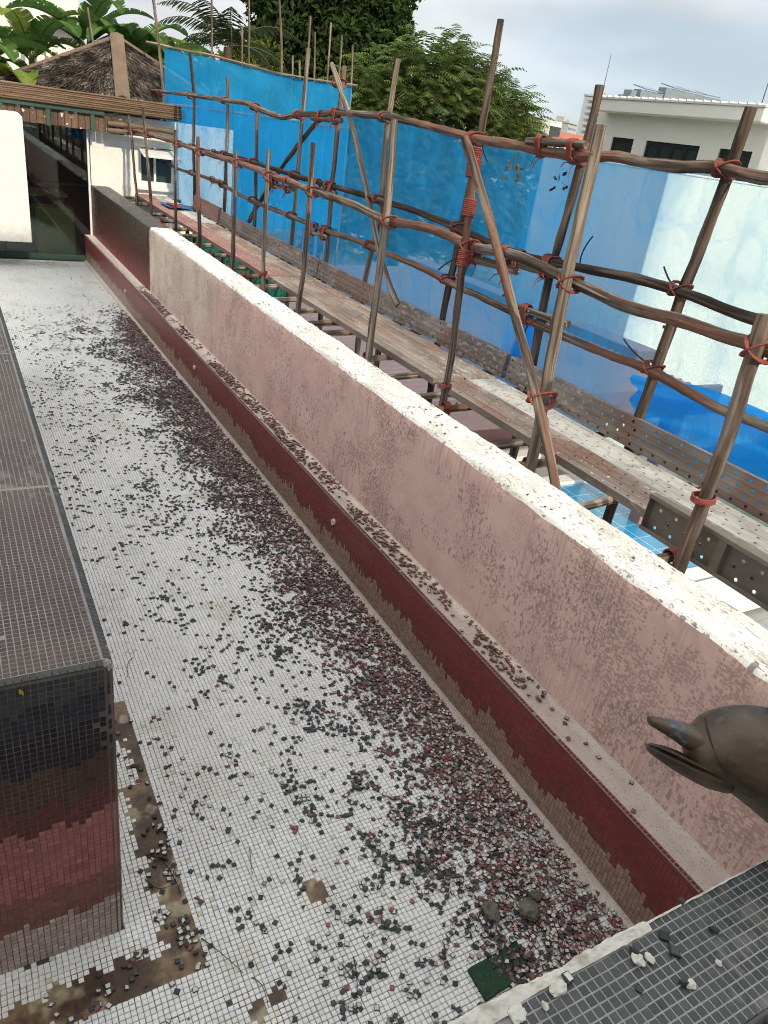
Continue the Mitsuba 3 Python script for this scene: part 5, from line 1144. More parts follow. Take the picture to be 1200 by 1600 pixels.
tag(t, 'small blue tiled pool glimpsed in the gap below the scaffold planks', 'pool')
for i, (x, y, lb) in enumerate(((11.0, 6.0, 'white flat sun shade right of the pool in the gap under the scaffold'), (10.9, 12.0, 'white slab left of the pool in the gap under the scaffold'))):
    k = name('garden_slab'); add(k, rbox(x - 0.9, x + 0.9, y - 0.42, y + 0.42, -3.10, -2.98, 0.02), 'm_white_paint'); tag(k, lb, 'slab')

# ---------------------------------------------------------------- white house on the right
t = 'white_house'
HX = 22.0
D = [(22.05, 23.15, 1.95, 3.94), (19.05, 21.45, 1.95, 3.94), (17.0, 18.25, 1.95, 3.94)]
add(t + '__wall', wall_openings('x', HX, 0.25, 16.4, 24.15, -3.2, 4.72, D), 'm_cream_wall')
add(t + '__end_wall', bx(HX + 0.252, 34.0, 23.9, 24.15, -3.2, 4.72), 'm_cream_wall')
for j, (a, b, c, d) in enumerate(D):
    n_ = (1, 4, 2)[j]; k = t + '__door' if j == 0 else f'{t}__door_{j:03d}'
    fr_ = [bx(HX + 0.06, HX + 0.14, a, b, d - 0.12, d - 0.001), bx(HX + 0.06, HX + 0.14, a, b, c + 0.001, c + 0.10)]
    w = (b - a) / n_
    for q in range(n_ + 1):
        y_ = min(max(a + q * w, a + 0.05), b - 0.05); fr_.append(bx(HX + 0.058, HX + 0.142, y_ - 0.07 if 0 < q < n_ else y_ - 0.05, y_ + 0.07 if 0 < q < n_ else y_ + 0.05, c + 0.10, d - 0.12))
    add(k, cat(fr_), 'm_dark_frame')
    for q in range(n_): add(k + '__pane', bx(HX + 0.10, HX + 0.106, a + q * w + 0.06, a + (q + 1) * w - 0.06, c + 0.1, d - 0.12), 'm_dark_glass')
for y, z in ((21.75, 3.05), (18.62, 2.98)):
    s = trimesh.creation.cylinder(0.10, 0.20, sections=20); s.apply_translation([HX - 0.06, y, z]); add(t + '__wall_lamp', s, 'm_dark_frame', smooth=40)
add(t + '__eave', rbox(21.45, 34.0, 16.62, 23.75, 4.70, 5.10, 0.03), 'm_cream_wall')
add(t + '__roof', bx(21.40, 34.0, 16.6, 23.78, 5.10, 5.16), 'm_roof_metal')
for y in np.linspace(16.9, 23.6, 21): add(t + '__roof_rib', bx(21.38, 34.0, y - 0.02, y + 0.02, 5.16, 5.215), 'm_roof_metal')
add(t + '__ledge', rbox(HX - 0.16, HX - 0.002, 16.6, 24.15, 1.88, 1.945, 0.01), 'm_white_paint')
k = t + '__side_wing'
add(k, rbox(20.4, 34.0, 9.0, 15.45, -3.2, 5.35, 0.02), 'm_cream_wall')
add(t + '__air_conditioner', rbox(HX - 0.42, HX - 0.05, 20.45, 21.45, -0.62, 0.10, 0.03), 'm_white_paint')
fan = trimesh.creation.torus(0.20, 0.02, major_sections=24, minor_sections=6); fan.apply_transform(trimesh.transformations.rotation_matrix(math.pi / 2, [0, 1, 0])); fan.apply_translation([HX - 0.43, 20.80, -0.26]); add(t + '__air_conditioner__fan_ring', fan, 'm_dark_frame', smooth=True)
add(t + '__slab', rbox(HX - 1.0, HX - 0.003, 19.6, 21.9, -0.90, -0.70, 0.02), 'm_white_paint')
add(t + '__window', bx(HX - 0.03, HX - 0.004, 20.3, 22.8, -2.8, -1.1), 'm_dark_glass')
for y, z0_, z1_ in ((24.9, 5.2, 6.7), (17.7, 5.2, 7.0)):
    add(t + '__lightning_rod', tube([(HX + 0.6, y, z0_), (HX + 0.6, y, z1_)], [0.016, 0.008], 6)[0], 'm_dark_frame', smooth=True)
tag(t, 'cream house with flat metal roof and dark framed doors above the net', 'house')
t = 'white_annex'
add(t + '__wall', rbox(12.62, 20.35, 11.47, 15.4, -3.2, 3.02, 0.02), 'm_white_wall')
add(t + '__coping', rbox(12.60, 20.37, 11.45, 15.42, 3.02, 3.06, 0.012), 'm_white_paint')
tag(t, 'bright white windowless annex wall behind the right part of the net', 'annex')

# ---------------------------------------------------------------- far end: house with glass wall, eave and white box
t = 'end_house'
Y0 = 15.84
add(t + '__room', cat([bx(-4.0, 2.46, 19.4, 19.5, -0.1, 2.6), bx(-4.1, -4.0, 15.9, 19.5, -0.1, 2.6), bx(2.47, 2.55, 16.1, 19.5, -0.1, 2.6), bx(-4.0, 2.46, 15.9, 19.4, -0.12, -0.02), bx(-4.0, 2.46, 15.95, 19.4, 2.60, 2.66)]), 'm_room')
add(t + '__cabinet', rbox(1.55, 2.25, 16.5, 17.0, -0.02, 0.85, 0.02), 'm_yellow')
add(t + '__table', cat([rbox(0.6, 2.2, 16.9, 17.8, 1.0, 1.06, 0.01), rbox(0.7, 0.78, 17.0, 17.1, 0, 1.0), rbox(2.05, 2.13, 17.0, 17.1, 0, 1.0)]), 'm_fascia')
for i, x in enumerate(np.linspace(-3.6, 2.46, 5)[:-1]):
    add(t + '__glass_panel', bx(x + 0.01, x + 1.505, Y0 + 0.010, Y0 + 0.016, 0.12, 2.33), 'm_pane')
add(t + '__bottom_rail', rbox(-3.7, 2.345, Y0 - 0.01, Y0 + 0.05, 0.003, 0.115, 0.008), 'm_green_paint')
add(t + '__mid_rail', rbox(-3.7, 2.44, Y0 + 0.018, Y0 + 0.05, 1.34, 1.38, 0.006), 'm_dark_frame')
add(t + '__door_frame', rbox(2.435, 2.475, Y0 - 0.01, Y0 + 0.06, 0.50, 2.345, 0.005), 'm_white_paint')
add(t + '__side_wall', wall_openings('y', Y0 + 0.06, 0.2, 2.50, 5.2, -3.2, 2.62, [(3.36, 4.0, 1.46, 2.20)]), 'm_white_wall')
k = t + '__window'
add(k, cat([bx(3.36, 4.0, Y0 + 0.10, Y0 + 0.15, 2.14, 2.20), bx(3.36, 4.0, Y0 + 0.10, Y0 + 0.15, 1.46, 1.54), bx(3.36, 3.42, Y0 + 0.101, Y0 + 0.149, 1.54, 2.14), bx(3.66, 3.70, Y0 + 0.101, Y0 + 0.149, 1.54, 2.14)]), 'm_white_paint')
add(k + '__pane', bx(3.36, 4.0, Y0 + 0.16, Y0 + 0.165, 1.46, 2.2), 'm_dark_glass')
aw = bx(-0.34, 0.34, -0.25, 0.25, -0.01, 0.01); aw.apply_transform(trimesh.transformations.rotation_matrix(0.22, [1, 0, 0])); aw.apply_translation([3.70, Y0 - 0.18, 2.06]); add(t + '__awning', aw, 'm_white_paint')
add(t + '__sill', rbox(3.30, 4.05, Y0 - 0.06, Y0 + 0.058, 1.39, 1.455, 0.01), 'm_white_paint')
# eave: bamboo rods, green steel, board fascia
for i in range(8):
    zz = 2.675 + i * 0.030; yy_ = 15.42 - 0.012 * (i % 2) + 0.02 * (i > 5)
    (m, uvv) = tube(wander([(-3.5, yy_, zz - 0.02), (1.0, yy_, zz), (4.05, yy_, zz + 0.02)], 0.15, 0.006, 300 + i), 0.0165, 8, True, i)
    add(t + '__bamboo_rod', m, 'm_bamboo', smooth=True)
add(t + '__roof_deck', bx(-3.5, 4.0, 15.46, 19.6, 2.66, 2.90), 'm_bamboo')
add(t + '__green_beam', rbox(-3.5, 2.70, 15.47, 15.53, 2.585, 2.665, 0.006), 'm_green_paint')
for x in (0.2, 1.0, 1.735, 2.46): add(t + '__green_post', rbox(x, x + 0.075, 15.465, 15.54, 2.32, 2.584, 0.006), 'm_green_paint')
xw = -1.2; i = 0
while xw < 3.0:
    wd = 0.105
    if all(not (x - wd < xw < x + 0.08) for x in (0.2, 1.0, 1.735, 2.46)) or True:
        z0_ = 2.325 + 0.012 * rng.random(); add(t + '__fascia_board', rbox(xw, xw + wd, 15.548 + 0.006 * rng.random(), 15.575, z0_ if xw < 2.5 else z0_ - 0.02, 2.60, 0.004), 'm_fascia')
    xw += 0.112
for z in (2.36, 2.47): add(t + '__log', tube(wander([(2.75, 15.50, z), (3.3, 15.48, z + 0.01), (3.95, 15.46, z)], 0.1, 0.006, int(z * 100)), 0.045, 10)[0], 'm_hip_board', smooth=True)
tag(t, 'house at the far end with dark glass wall, board fascia and bamboo eave', 'house')
t = 'thatched_gazebo'
g = np.random.default_rng(15)
peak = np.array([3.50, 18.4, 3.93]); cor = [np.array([1.40, 18.3, 2.94]), np.array([3.16, 16.5, 2.84]), np.array([6.0, 18.0, 2.80]), np.array([3.4, 20.6, 2.8])]
add(t + '__underlay', trimesh.Trimesh(np.vstack([peak - [0, 0, 0.08]] + [c - [0, 0, 0.08] for c in cor]), [[0, 1, 2], [0, 2, 3], [0, 3, 4], [0, 4, 1]], process=False), 'm_trunk')
vv, fc_, cc = [], [], []
for a, b, n in ((cor[0], cor[1], 15000), (cor[1], cor[2], 12000)):
    u = np.sqrt(g.random(n)) * 1.03; s = g.random(n)
    p = peak + (a + (b - a) * s[:, None] - peak) * u[:, None]
    down = (a + (b - a) * s[:, None] - peak); down /= np.linalg.norm(down, axis=1, keepdims=True)
    nn = np.cross(b - a, peak - a); nn /= np.linalg.norm(nn); nn = nn * np.sign(nn[2])
    side = np.cross(down, nn); L = 0.08 + 0.16 * g.random((n, 1)); d = down + side * (g.random((n, 1)) - 0.5) * 0.7 + nn * (0.05 + 0.25 * g.random((n, 1)))
    w = side * (0.006 + 0.009 * g.random((n, 1)))
    lay = nn * (0.05 * g.random((n, 1)))
    q = np.stack([p + lay - w, p + lay + w, p + lay + d * L + w * 0.3, p + lay + d * L - w * 0.3], 1)
    base = len(vv) and sum(len(x) for x in vv)
    vv.append(q.reshape(-1, 3)); fc_.append((np.array([[0, 1, 2], [0, 2, 3]])[None] + (np.arange(n) * 4)[:, None, None]).reshape(-1, 3) + base)
    tone = np.array([[0.185, 0.155, 0.13]]) * (0.12 + 1.5 * g.random((n, 1)) ** 2.2); dkk = nz(p[:, 0] * 4, p[:, 2] * 6, p[:, 1] * 3, seed=9); tone *= np.clip((dkk - 0.25) * 3, 0.25, 1.2)[:, None]
    cc.append(np.repeat(tone, 4, 0))
k = add(t + '__thatch', (np.vstack(vv), np.vstack(fc_)), 'm_thatch', color=np.vstack(cc)); labels[k] = {'label': 'ragged grey brown palm thatch', 'kind': 'stuff'}
def hip(a, b, w, key, lift=0.09):
    a, b = np.array(a), np.array(b); d = (b - a) / np.linalg.norm(b - a); s = np.cross(d, [0, 0, 1]); s /= np.linalg.norm(s); n = np.cross(s, d)
    for sg in (-1, 1):
        e = s * sg * w - n * w * 0.35
        pts = [a + n * lift, b + n * lift, b + n * lift + e, a + n * lift + e]; pts += [p - n * 0.02 for p in pts]
        add(key, trimesh.convex.convex_hull(np.array(pts)), 'm_hip_board')
hip(peak, cor[1] + [0.04, -0.10, -0.02], 0.13, t + '__hip_board', 0.15); hip(peak, cor[0], 0.10, t + '__hip_board'); hip(peak, cor[2], 0.10, t + '__hip_board')
add(t + '__finial', rbox(peak[0] - 0.12, peak[0] + 0.12, peak[1] - 0.12, peak[1] + 0.12, peak[2] - 0.02, peak[2] + 0.06, 0.03), 'm_hip_board')
for x, y in ((1.6, 18.0), (5.2, 18.0), (3.5, 19.8)): add(t + '__post', tube([(x, y, 2.9), (x, y, -3.2)], 0.07, 10)[0], 'm_trunk', smooth=True)
tag(t, 'gazebo with a peaked thatched roof and plank hips behind the far house', 'gazebo')
t = 'white_tiled_box'
add(t + '__core', rbox(-1.6, 1.325, 15.004, 15.62, 0.444, 2.47, 0.05), 'm_white_paint')
p = 0.0655; r_, c_ = np.meshgrid(np.arange(31), np.arange(44), indexing='ij'); r_, c_ = r_.ravel(), c_.ravel()
xb = 1.322 - (c_ + 0.5) * p; zb2 = 0.442 + (r_ + 0.5) * p
ok = ~((r_ == 30) & (c_ < 1))
g_ = 0.74 + 0.08 * (rng.random((len(xb), 1)) - 0.5)
v, f, c = tiles(np.stack([xb, np.full(len(xb), 15.004), zb2], 1)[ok], (1, 0, 0), (0, 0, 1), 0.0320, 0.0320, 0.002, (g_ * np.array([1, 0.985, 0.93]))[ok], 0.002)
k = add(t + '__tile_field', (v, f), 'm_glazed_tile', color=c); stuff(k)
add(t + '__support_wall', bx(-1.7, -1.602, 15.0, 15.62, 0.0, 2.47), 'm_white_wall')
tag(t, 'white tiled box with a rounded top corner hanging before the glass wall at left', 'tiled box')

# ---------------------------------------------------------------- white house behind the banana plants
t = 'left_house'
add(t + '__wall', wall_openings('y', 30.0, 0.3, -6.0, 4.55, -3.2, 8.0, [(3.2, 4.2, 3.95, 4.35), (-2.0, 1.0, 3.0, 4.6)]), 'm_white_wall')
add(t + '__gable', bx(4.30, 4.55, 30.302, 40, -3.2, 8.0), 'm_white_wall')
add(t + '__window', cat([bx(3.2, 4.2, 30.1, 30.16, 3.95, 3.99), bx(3.2, 4.2, 30.1, 30.16, 4.31, 4.35)] + [bx(x, x + 0.07, 30.099, 30.161, 3.99, 4.31) for x in (3.2, 3.55, 3.9, 4.13)]), 'm_white_paint')
add(t + '__window__pane', bx(3.2, 4.2, 30.17, 30.18, 3.95, 4.35), 'm_dark_glass')
add(t + '__balcony_rail', cat([bx(2.3, 4.6, 29.5, 29.6, 4.02, 4.10)] + [bx(x, x + 0.12, 29.52, 29.58, 3.70, 4.02) for x in np.arange(2.4, 4.5, 0.35)]), 'm_white_paint')
add(t + '__awning', bx(3.4, 4.7, 29.3, 29.998, 4.62, 4.68), 'm_hip_board')
add(t + '__downpipe', tube([(2.33, 29.93, 8), (2.33, 29.93, -3.2)], 0.06, 10)[0], 'm_white_paint', smooth=True)
tag(t, 'white house behind the banana leaves at the top left', 'house')

# ---------------------------------------------------------------- vegetation
def banana_leaf(base, az, length, width, rise, droop, seed, torn=0.25):
    g = np.random.default_rng(seed); n = 34
    s = np.linspace(0, 1, n); el = rise - droop * s ** 1.4
    d = np.stack([np.cos(az) * np.cos(el), np.sin(az) * np.cos(el), np.sin(el)], -1) * (length / (n - 1))
    mid = base + np.vstack([[0, 0, 0], np.cumsum(d[:-1], 0)])
    tdir = d / np.linalg.norm(d, axis=1, keepdims=True)
    side = np.stack([-np.sin(az) + 0 * s, np.cos(az) + 0 * s, 0 * s], -1); up = np.cross(tdir, side) * -1
    wv = width * np.clip(np.sin(np.clip((s - 0.10) / 0.9, 0, 1) ** 0.75 * np.pi), 0, 1) ** 0.55 * (s > 0.10)
    V, F, C = [], [], []
    base_c = np.array([0.075, 0.150, 0.040]) * (0.75 + 0.6 * g.random())
    if g.random() < 0.3: base_c = np.array([0.17, 0.23, 0.05])
    for sg in (-1, 1):
        tear = g.random(n) < torn; gapw = np.where(tear, 0.35 + 0.4 * g.random(n), 0)
        fall = 0.30 + 0.25 * g.random() + 0.25 * np.cumsum(g.normal(0, 0.25, n)) / np.sqrt(np.arange(n) + 1)
        for i in range(n - 1):
            if wv[i] <= 0.004: continue
            w0, w1 = wv[i], wv[i + 1]
            f0 = fall[i]; 
            adv = tdir[i] * 0.10 * w0
            o0 = side[i] * sg; nrm = up[i]
            a0, a1 = mid[i], mid[i + 1] - (mid[i + 1] - mid[i]) * gapw[i] * 0.0
            m0 = a0 + (o0 * 0.5 + nrm * (0.16 - f0 * 0.2)) * w0; m1 = a1 + (o0 * 0.5 + nrm * (0.16 - f0 * 0.2)) * w1
            e0 = a0 + (o0 * 0.96 - nrm * (f0 * 0.55)) * w0 + adv; e1 = a1 + (o0 * 0.96 - nrm * (f0 * 0.55)) * w1 + adv - (mid[i + 1] - mid[i]) * gapw[i]
            k = len(V); V += [a0, a1, m0, m1, e0, e1]
            q = np.array([[0, 1, 3], [0, 3, 2], [2, 3, 5], [2, 5, 4]]) + k
            F.append(q)
            cc = base_c * (0.85 + 0.3 * g.random()); C += [cc * 1.1] * 2 + [cc] * 2 + [cc * 0.9] * 2
    return np.array(V), np.vstack(F), np.array(C), mid
def banana(x, y, z0, h, n, seed, label, L=2.2, azs=None):
    t = name('banana_plant'); g = np.random.default_rng(seed)
    add(t + '__stem', tube(wander([(x, y, z0), (x + 0.05, y, z0 + h * 0.5), (x, y, z0 + h)], 0.2, 0.02, seed), np.linspace(0.14, 0.07, len(wander([(x, y, z0), (x + 0.05, y, z0 + h * 0.5), (x, y, z0 + h)], 0.2, 0.02, seed))), 10)[0], pr('m_banana_stem', (0.16, 0.17, 0.07), 0.6, 0.3), smooth=True)
    for i in range(n):
        az = (azs[i] if azs else i * 2.4 + g.random() * 0.6)
        V, F, C, mid = banana_leaf(np.array([x, y, z0 + h - 0.1 * g.random()]), az, L * (0.8 + 0.4 * g.random()), 0.26 + 0.10 * g.random(), 1.15 - 0.55 * g.random(), 1.2 + 1.0 * g.random(), seed * 31 + i)
        k = add(t + '__leaf', (V, F), 'm_leaf', color=C, smooth=False)
        add(k + '__midrib', tube(mid[::3], np.linspace(0.020, 0.005, len(mid[::3])), 5)[0], pr('m_midrib', (0.16, 0.19, 0.06), 0.5, 0.3), smooth=True)
    tag(t, label, 'banana plant')
banana(0.9, 19.6, -3.2, 6.0, 9, 3, 'banana plant at the far left edge with low drooping leaves', 2.0)
banana(2.1, 20.6, -3.2, 6.6, 9, 5, 'banana plant with broad leaves in front of the white house window', 2.1)
banana(3.3, 20.8, -3.2, 7.0, 10, 8, 'tall banana plant rising right behind the thatched peak', 2.2)
banana(4.9, 20.4, -3.2, 6.3, 9, 11, 'banana plant right of the thatched roof behind the far net corner', 2.1)
banana(6.6, 21.8, -3.2, 6.6, 7, 14, 'banana plant farthest right behind the blue far net', 1.9)

def leaf_cloud(blobs, n, size, col, seed, flat=0.0, shell=0.55):
    """n leaves spread over blobs (centre, radii); two triangles each, turned every way, in clumps"""
    g = np.random.default_rng(seed); blobs = [(np.array(c, float), np.array(r, float)) for c, r in blobs]
    wts = np.array([r.prod() ** (2 / 3) for _, r in blobs]); which = g.choice(len(blobs), n, p=wts / wts.sum())
    c = np.array([b[0] for b in blobs])[which]; r = np.array([b[1] for b in blobs])[which]
    d = g.normal(size=(n, 3)); d /= np.linalg.norm(d, axis=1, keepdims=True)
    rad = shell + (1 - shell) * g.random(n) ** 0.7
    rad = rad * (0.72 + 0.56 * meshkit.fbm(d * 1.9 + which[:, None] * 7.7, 3, seed))
    p = c + d * r * rad[:, None]
    keep = meshkit.fbm(p * 1.3 + 3, 3, seed + 1) > 0.40 - 0.1 * g.random(n)
    p, d = p[keep], d[keep]; n = len(p)
    nrm = d * 0.5 + g.normal(size=(n, 3)) * 0.8 + np.array([0, 0, 0.5]); nrm /= np.linalg.norm(nrm, axis=1, keepdims=True)
    a = np.cross(nrm, g.normal(size=(n, 3))); a /= np.linalg.norm(a, axis=1, keepdims=True); b = np.cross(nrm, a)
    s = size * (0.6 + 0.8 * g.random((n, 1)))
    v = np.stack([p - a * s, p + b * s * 0.42 + nrm * s * 0.1, p + a * s, p - b * s * 0.42 + nrm * s * 0.1], 1).reshape(-1, 3)
    f = (np.array([[0, 1, 2], [0, 2, 3]])[None] + (np.arange(n) * 4)[:, None, None]).reshape(-1, 3)
    tone = np.array(col) * (0.55 + 0.9 * g.random((n, 1))) * (0.75 + 0.5 * meshkit.fbm(p * 0.7, 2, seed + 2))[:, None]
    return v, f, np.repeat(tone, 4, 0)
def branches(key, root, tips, r0, mat='m_trunk', seed=0):
    root = np.array(root, float)
    for i, tp in enumerate(tips):
        tp = np.array(tp, float); m = root * 0.55 + tp * 0.45; m[2] = root[2] + (tp[2] - root[2]) * 0.6
        w = wander([root, m, tp], 0.3, 0.06, seed + i); add(key + '__branch', tube(w, np.linspace(r0, r0 * 0.2, len(w)), 7)[0], mat, smooth=True)
g = np.random.default_rng(77)
t = 'dark_tree'
blobs = [((14.6, 33, 6.0), (3.3, 3.0, 3.6)), ((13.2, 32, 8.6), (2.6, 2.6, 2.4)), ((16.3, 33, 8.8), (2.3, 2.4, 2.6)), ((12.4, 32, 4.2), (1.9, 2.2, 2.0)), ((16.9, 33, 5.9), (1.7, 2.0, 1.9)), ((15.2, 32, 3.2), (2.0, 2.0, 1.9)), ((14.2, 31, 5.2), (1.8, 1.6, 2.2)), ((15.9, 31.5, 7.0), (1.5, 1.5, 1.6)), ((12.2, 32, 6.4), (1.3, 1.6, 1.7))]
for i in range(14):
    b = blobs[i % 9]; a = g.normal(size=3); a /= np.linalg.norm(a); blobs.append((np.array(b[0]) + a * np.array(b[1]) * 0.92, np.array([0.75, 0.75, 0.7]) * (0.6 + 0.7 * g.random())))
v, f, c = leaf_cloud(blobs, 62000, 0.16, (0.040, 0.066, 0.022), 4, shell=0.35)
k = add(t + '__crown', (v, f), 'm_leaf_glossy', color=c)
w = wander([(14.7, 33, -3.2), (14.5, 33, 1.0), (14.6, 33, 5)], 0.4, 0.08, 3); add(t + '__trunk', tube(w, np.linspace(0.42, 0.22, len(w)), 10)[0], 'm_trunk', smooth=True)
branches(t, (14.5, 33, 1.6), [(12.4, 32, 5), (16.9, 33, 6), (13.3, 32, 8), (16, 33, 8.5)], 0.16, seed=40)
tag(t, 'big dense dark green tree standing behind the scaffold poles', 'tree')
def feathery(key, label, domes, n, seed, col, root, reach=1.0):
    """a tree of drooping sprays: each spray a curved stem with two rows of leaflets"""
    g = np.random.default_rng(seed); V, F, C, k0 = [], [], [], 0
    for c_, r_ in domes:
        c_, r_ = np.array(c_), np.array(r_); m = int(n * r_.prod() ** (2 / 3) / sum(np.array(q[1]).prod() ** (2 / 3) for q in domes))
        for _ in range(m):
            d = g.normal(size=3); d[2] = abs(d[2]) * 0.9 + 0.05 * g.normal(); d[1] -= 0.25; d /= np.linalg.norm(d)
            rr = 0.45 + 0.55 * g.random() ** 0.6
            p = c_ + d * r_ * rr * (0.8 + 0.4 * g.random()); L = (0.45 + 0.55 * g.random()) * reach
            az = math.atan2(d[1], d[0]) + g.normal() * 0.7; el = 0.35 + 0.5 * g.random() + 0.3 * d[2]
            nn = 9; s = np.linspace(0, 1, nn); e = el - s * (1.0 + 0.9 * g.random())
            st = np.stack([np.cos(az) * np.cos(e), np.sin(az) * np.cos(e), np.sin(e)], -1) * (L / nn); mid = p + np.cumsum(st, 0)
            tone = np.array(col) * (0.55 + 0.9 * g.random()); tone = tone * np.array([1.0 + 0.35 * g.random(), 1.0, 0.8 + 0.3 * g.random()])
            lat = np.array([-math.sin(az), math.cos(az), 0])
            ll = (0.15 + 0.05 * g.random()) * np.sin(np.clip(s * 0.85 + 0.15, 0, 1) * np.pi) * 1.2
            for i in range(nn):
                tdir = st[i] / np.linalg.norm(st[i])
                for sg in (-1, 1):
                    dd = lat * sg * 0.85 + tdir * 0.45 + np.array([0, 0, -0.30 - 0.2 * g.random()]); ww = tdir * 0.026
                    q = [mid[i] - ww, mid[i] + ww, mid[i] + dd * ll[i] + ww * 0.4, mid[i] + dd * ll[i] - ww * 0.4]
                    V += q; F.append([k0, k0 + 1, k0 + 2]); F.append([k0, k0 + 2, k0 + 3]); C += [tone * (0.9 + 0.2 * g.random())] * 4; k0 += 4
    k = add(key + '__crown', (np.array(V), np.array(F)), 'm_leaf', color=np.array(C))
    w = wander([root, (root[0] + 0.2, root[1], root[2] + 2.5), (root[0], root[1], root[2] + 4.4)], 0.3, 0.08, seed); add(key + '__trunk', tube(w, np.linspace(0.24, 0.12, len(w)), 9)[0], 'm_trunk', smooth=True)
    branches(key, (root[0], root[1], root[2] + 3.0), [np.array(c_) + [0, 0, 0.3 * r_[2]] for c_, r_ in domes], 0.08, seed=seed)
    tag(key, label, 'tree')
feathery('feathery_tree', 'light green feathery tree right of the big dark tree', [((12.4, 23.6, 2.8), (1.7, 1.5, 2.1)), ((13.9, 23.2, 3.7), (1.8, 1.5, 2.0)), ((14.9, 23.6, 3.9), (1.1, 1.2, 1.7)), ((12.0, 23.2, 0.6), (1.5, 1.3, 1.6)), ((14.0, 22.8, 0.9), (1.9, 1.3, 1.8)), ((14.6, 22.9, -0.6), (1.9, 1.3, 1.5)), ((12.2, 23.5, -0.8), (1.9, 1.3, 1.5))], 4300, 21, (0.105, 0.175, 0.060), (13.3, 23.4, -3.2))
feathery('feathery_tree_001', 'light green feathery tree with long arching sprays nearest the cream house', [((16.2, 23.2, 2.5), (1.7, 1.4, 1.9)), ((17.4, 23.0, 2.0), (1.2, 1.2, 1.6)), ((16.2, 22.6, 0.8), (1.8, 1.2, 1.5)), ((17.0, 22.8, -0.5), (1.7, 1.2, 1.5)), ((15.6, 23.6, 3.9), (1.2, 1.2, 1.6)), ((17.0, 23.3, 3.3), (1.1, 1.2, 1.5))], 3000, 22, (0.115, 0.190, 0.066), (16.4, 23.2, -3.2), 1.15)
def bush(key, label, blobs, n, size, col, seed, root=None, catg='tree'):
    v, f, c = leaf_cloud(blobs, n, size, col, seed, shell=0.3); add(key + '__crown', (v, f), 'm_leaf', color=c)
    if root is not None: add(key + '__trunk', tube([root, (root[0], root[1], blobs[0][0][2])], [0.18, 0.1], 8)[0], 'm_trunk', smooth=True)
    tag(key, label, catg)
banana(4.15, 19.9, -3.2, 6.9, 9, 17, 'banana plant with upright leaves between the gazebo and the first tall pole', 1.9)
banana(5.45, 19.6, -3.2, 6.4, 8, 19, 'banana plant with one leaf standing straight behind the far net top', 1.8)
banana(1.5, 18.9, -3.2, 5.9, 9, 23, 'banana plant with long leaves hanging over the bamboo eave at left', 1.7)
bush('bushy_tree', 'yellow green bushy tree between the palm and the dark tree', [((10.2, 29.5, 4.2), (1.25, 1.2, 1.3)), ((10.8, 29.8, 3.2), (1.2, 1.2, 1.2)), ((9.6, 29.6, 2.9), (1.2, 1.2, 1.2))], 9000, 0.10, (0.14, 0.16, 0.035), 31, (10.2, 29.6, -3.2))
bush('bushy_tree_001', 'dark low bushy tree filling the gap behind the far net', [((8.4, 26.5, 2.6), (1.8, 1.2, 1.7)), ((10.5, 27, 1.8), (1.9, 1.2, 1.7)), ((6.6, 26.6, 2.2), (1.6, 1.2, 1.6)), ((5.0, 26.4, 2.4), (1.5, 1.2, 1.7))], 14000, 0.13, (0.045, 0.075, 0.025), 32, (8.4, 26.5, -3.2))
bush('bushy_tree_002', 'dark green bushy tree behind the feathery trees', [((19.2, 34, 3.2), (2.2, 1.5, 1.6)), ((21.2, 34, 2.2), (1.8, 1.5, 1.6)), ((17.5, 33, 1.2), (2.4, 1.5, 2.4))], 12000, 0.15, (0.050, 0.080, 0.028), 33, (19.2, 34, -3.2))
# palm: arching fronds with hanging leaflets
t = 'palm_tree'; g = np.random.default_rng(9)
hd = np.array([8.0, 25.2, 4.6])
for i in range(17):
    az = i * 0.37 * 2 * math.pi * 0.62 + g.random() * 0.3; el0 = 0.2 + 1.0 * g.random(); n = 26; s = np.linspace(0, 1, n); L = 2.0 + 0.7 * g.random()
    e = el0 - 1.5 * s ** 1.2; st = np.stack([np.cos(az) * np.cos(e), np.sin(az) * np.cos(e), np.sin(e)], -1) * L / n; mid = hd + np.cumsum(st, 0); lat = np.array([-math.sin(az), math.cos(az), 0])
    V, F, C, k0 = [], [], [], 0; tone = np.array([0.030, 0.050, 0.022]) * (0.7 + 0.6 * g.random())
    for j in range(2, n):
        td = st[j] / np.linalg.norm(st[j]); ll = 0.55 * math.sin(math.pi * (0.15 + 0.8 * s[j]))
        for sg in (-1, 1):
            dd = lat * sg * 0.7 + td * 0.6 + np.array([0, 0, -0.45 - 0.3 * g.random()]); dd /= np.linalg.norm(dd); ww = td * 0.022
            V += [mid[j] - ww, mid[j] + ww, mid[j] + dd * ll * 0.6 + ww * 0.8 + [0, 0, 0.02], mid[j] + dd * ll]; F += [[k0, k0 + 1, k0 + 2], [k0, k0 + 2, k0 + 3]]; C += [tone] * 4; k0 += 4
    k = add(t + '__frond', (np.array(V), np.array(F)), 'm_leaf_glossy', color=np.array(C)); add(k + '__midrib', tube(mid[::4], np.linspace(0.02, 0.006, len(mid[::4])), 5)[0], 'm_trunk', smooth=True)
w = wander([(8.1, 25.2, -3.2), (8.0, 25.2, 1), (8.0, 25.2, 4.6)], 0.4, 0.05, 2); add(t + '__trunk', tube(w, np.linspace(0.17, 0.12, len(w)), 9)[0], 'm_trunk', smooth=True)
tag(t, 'dark palm tree with drooping fronds above the far end of the net', 'palm tree')
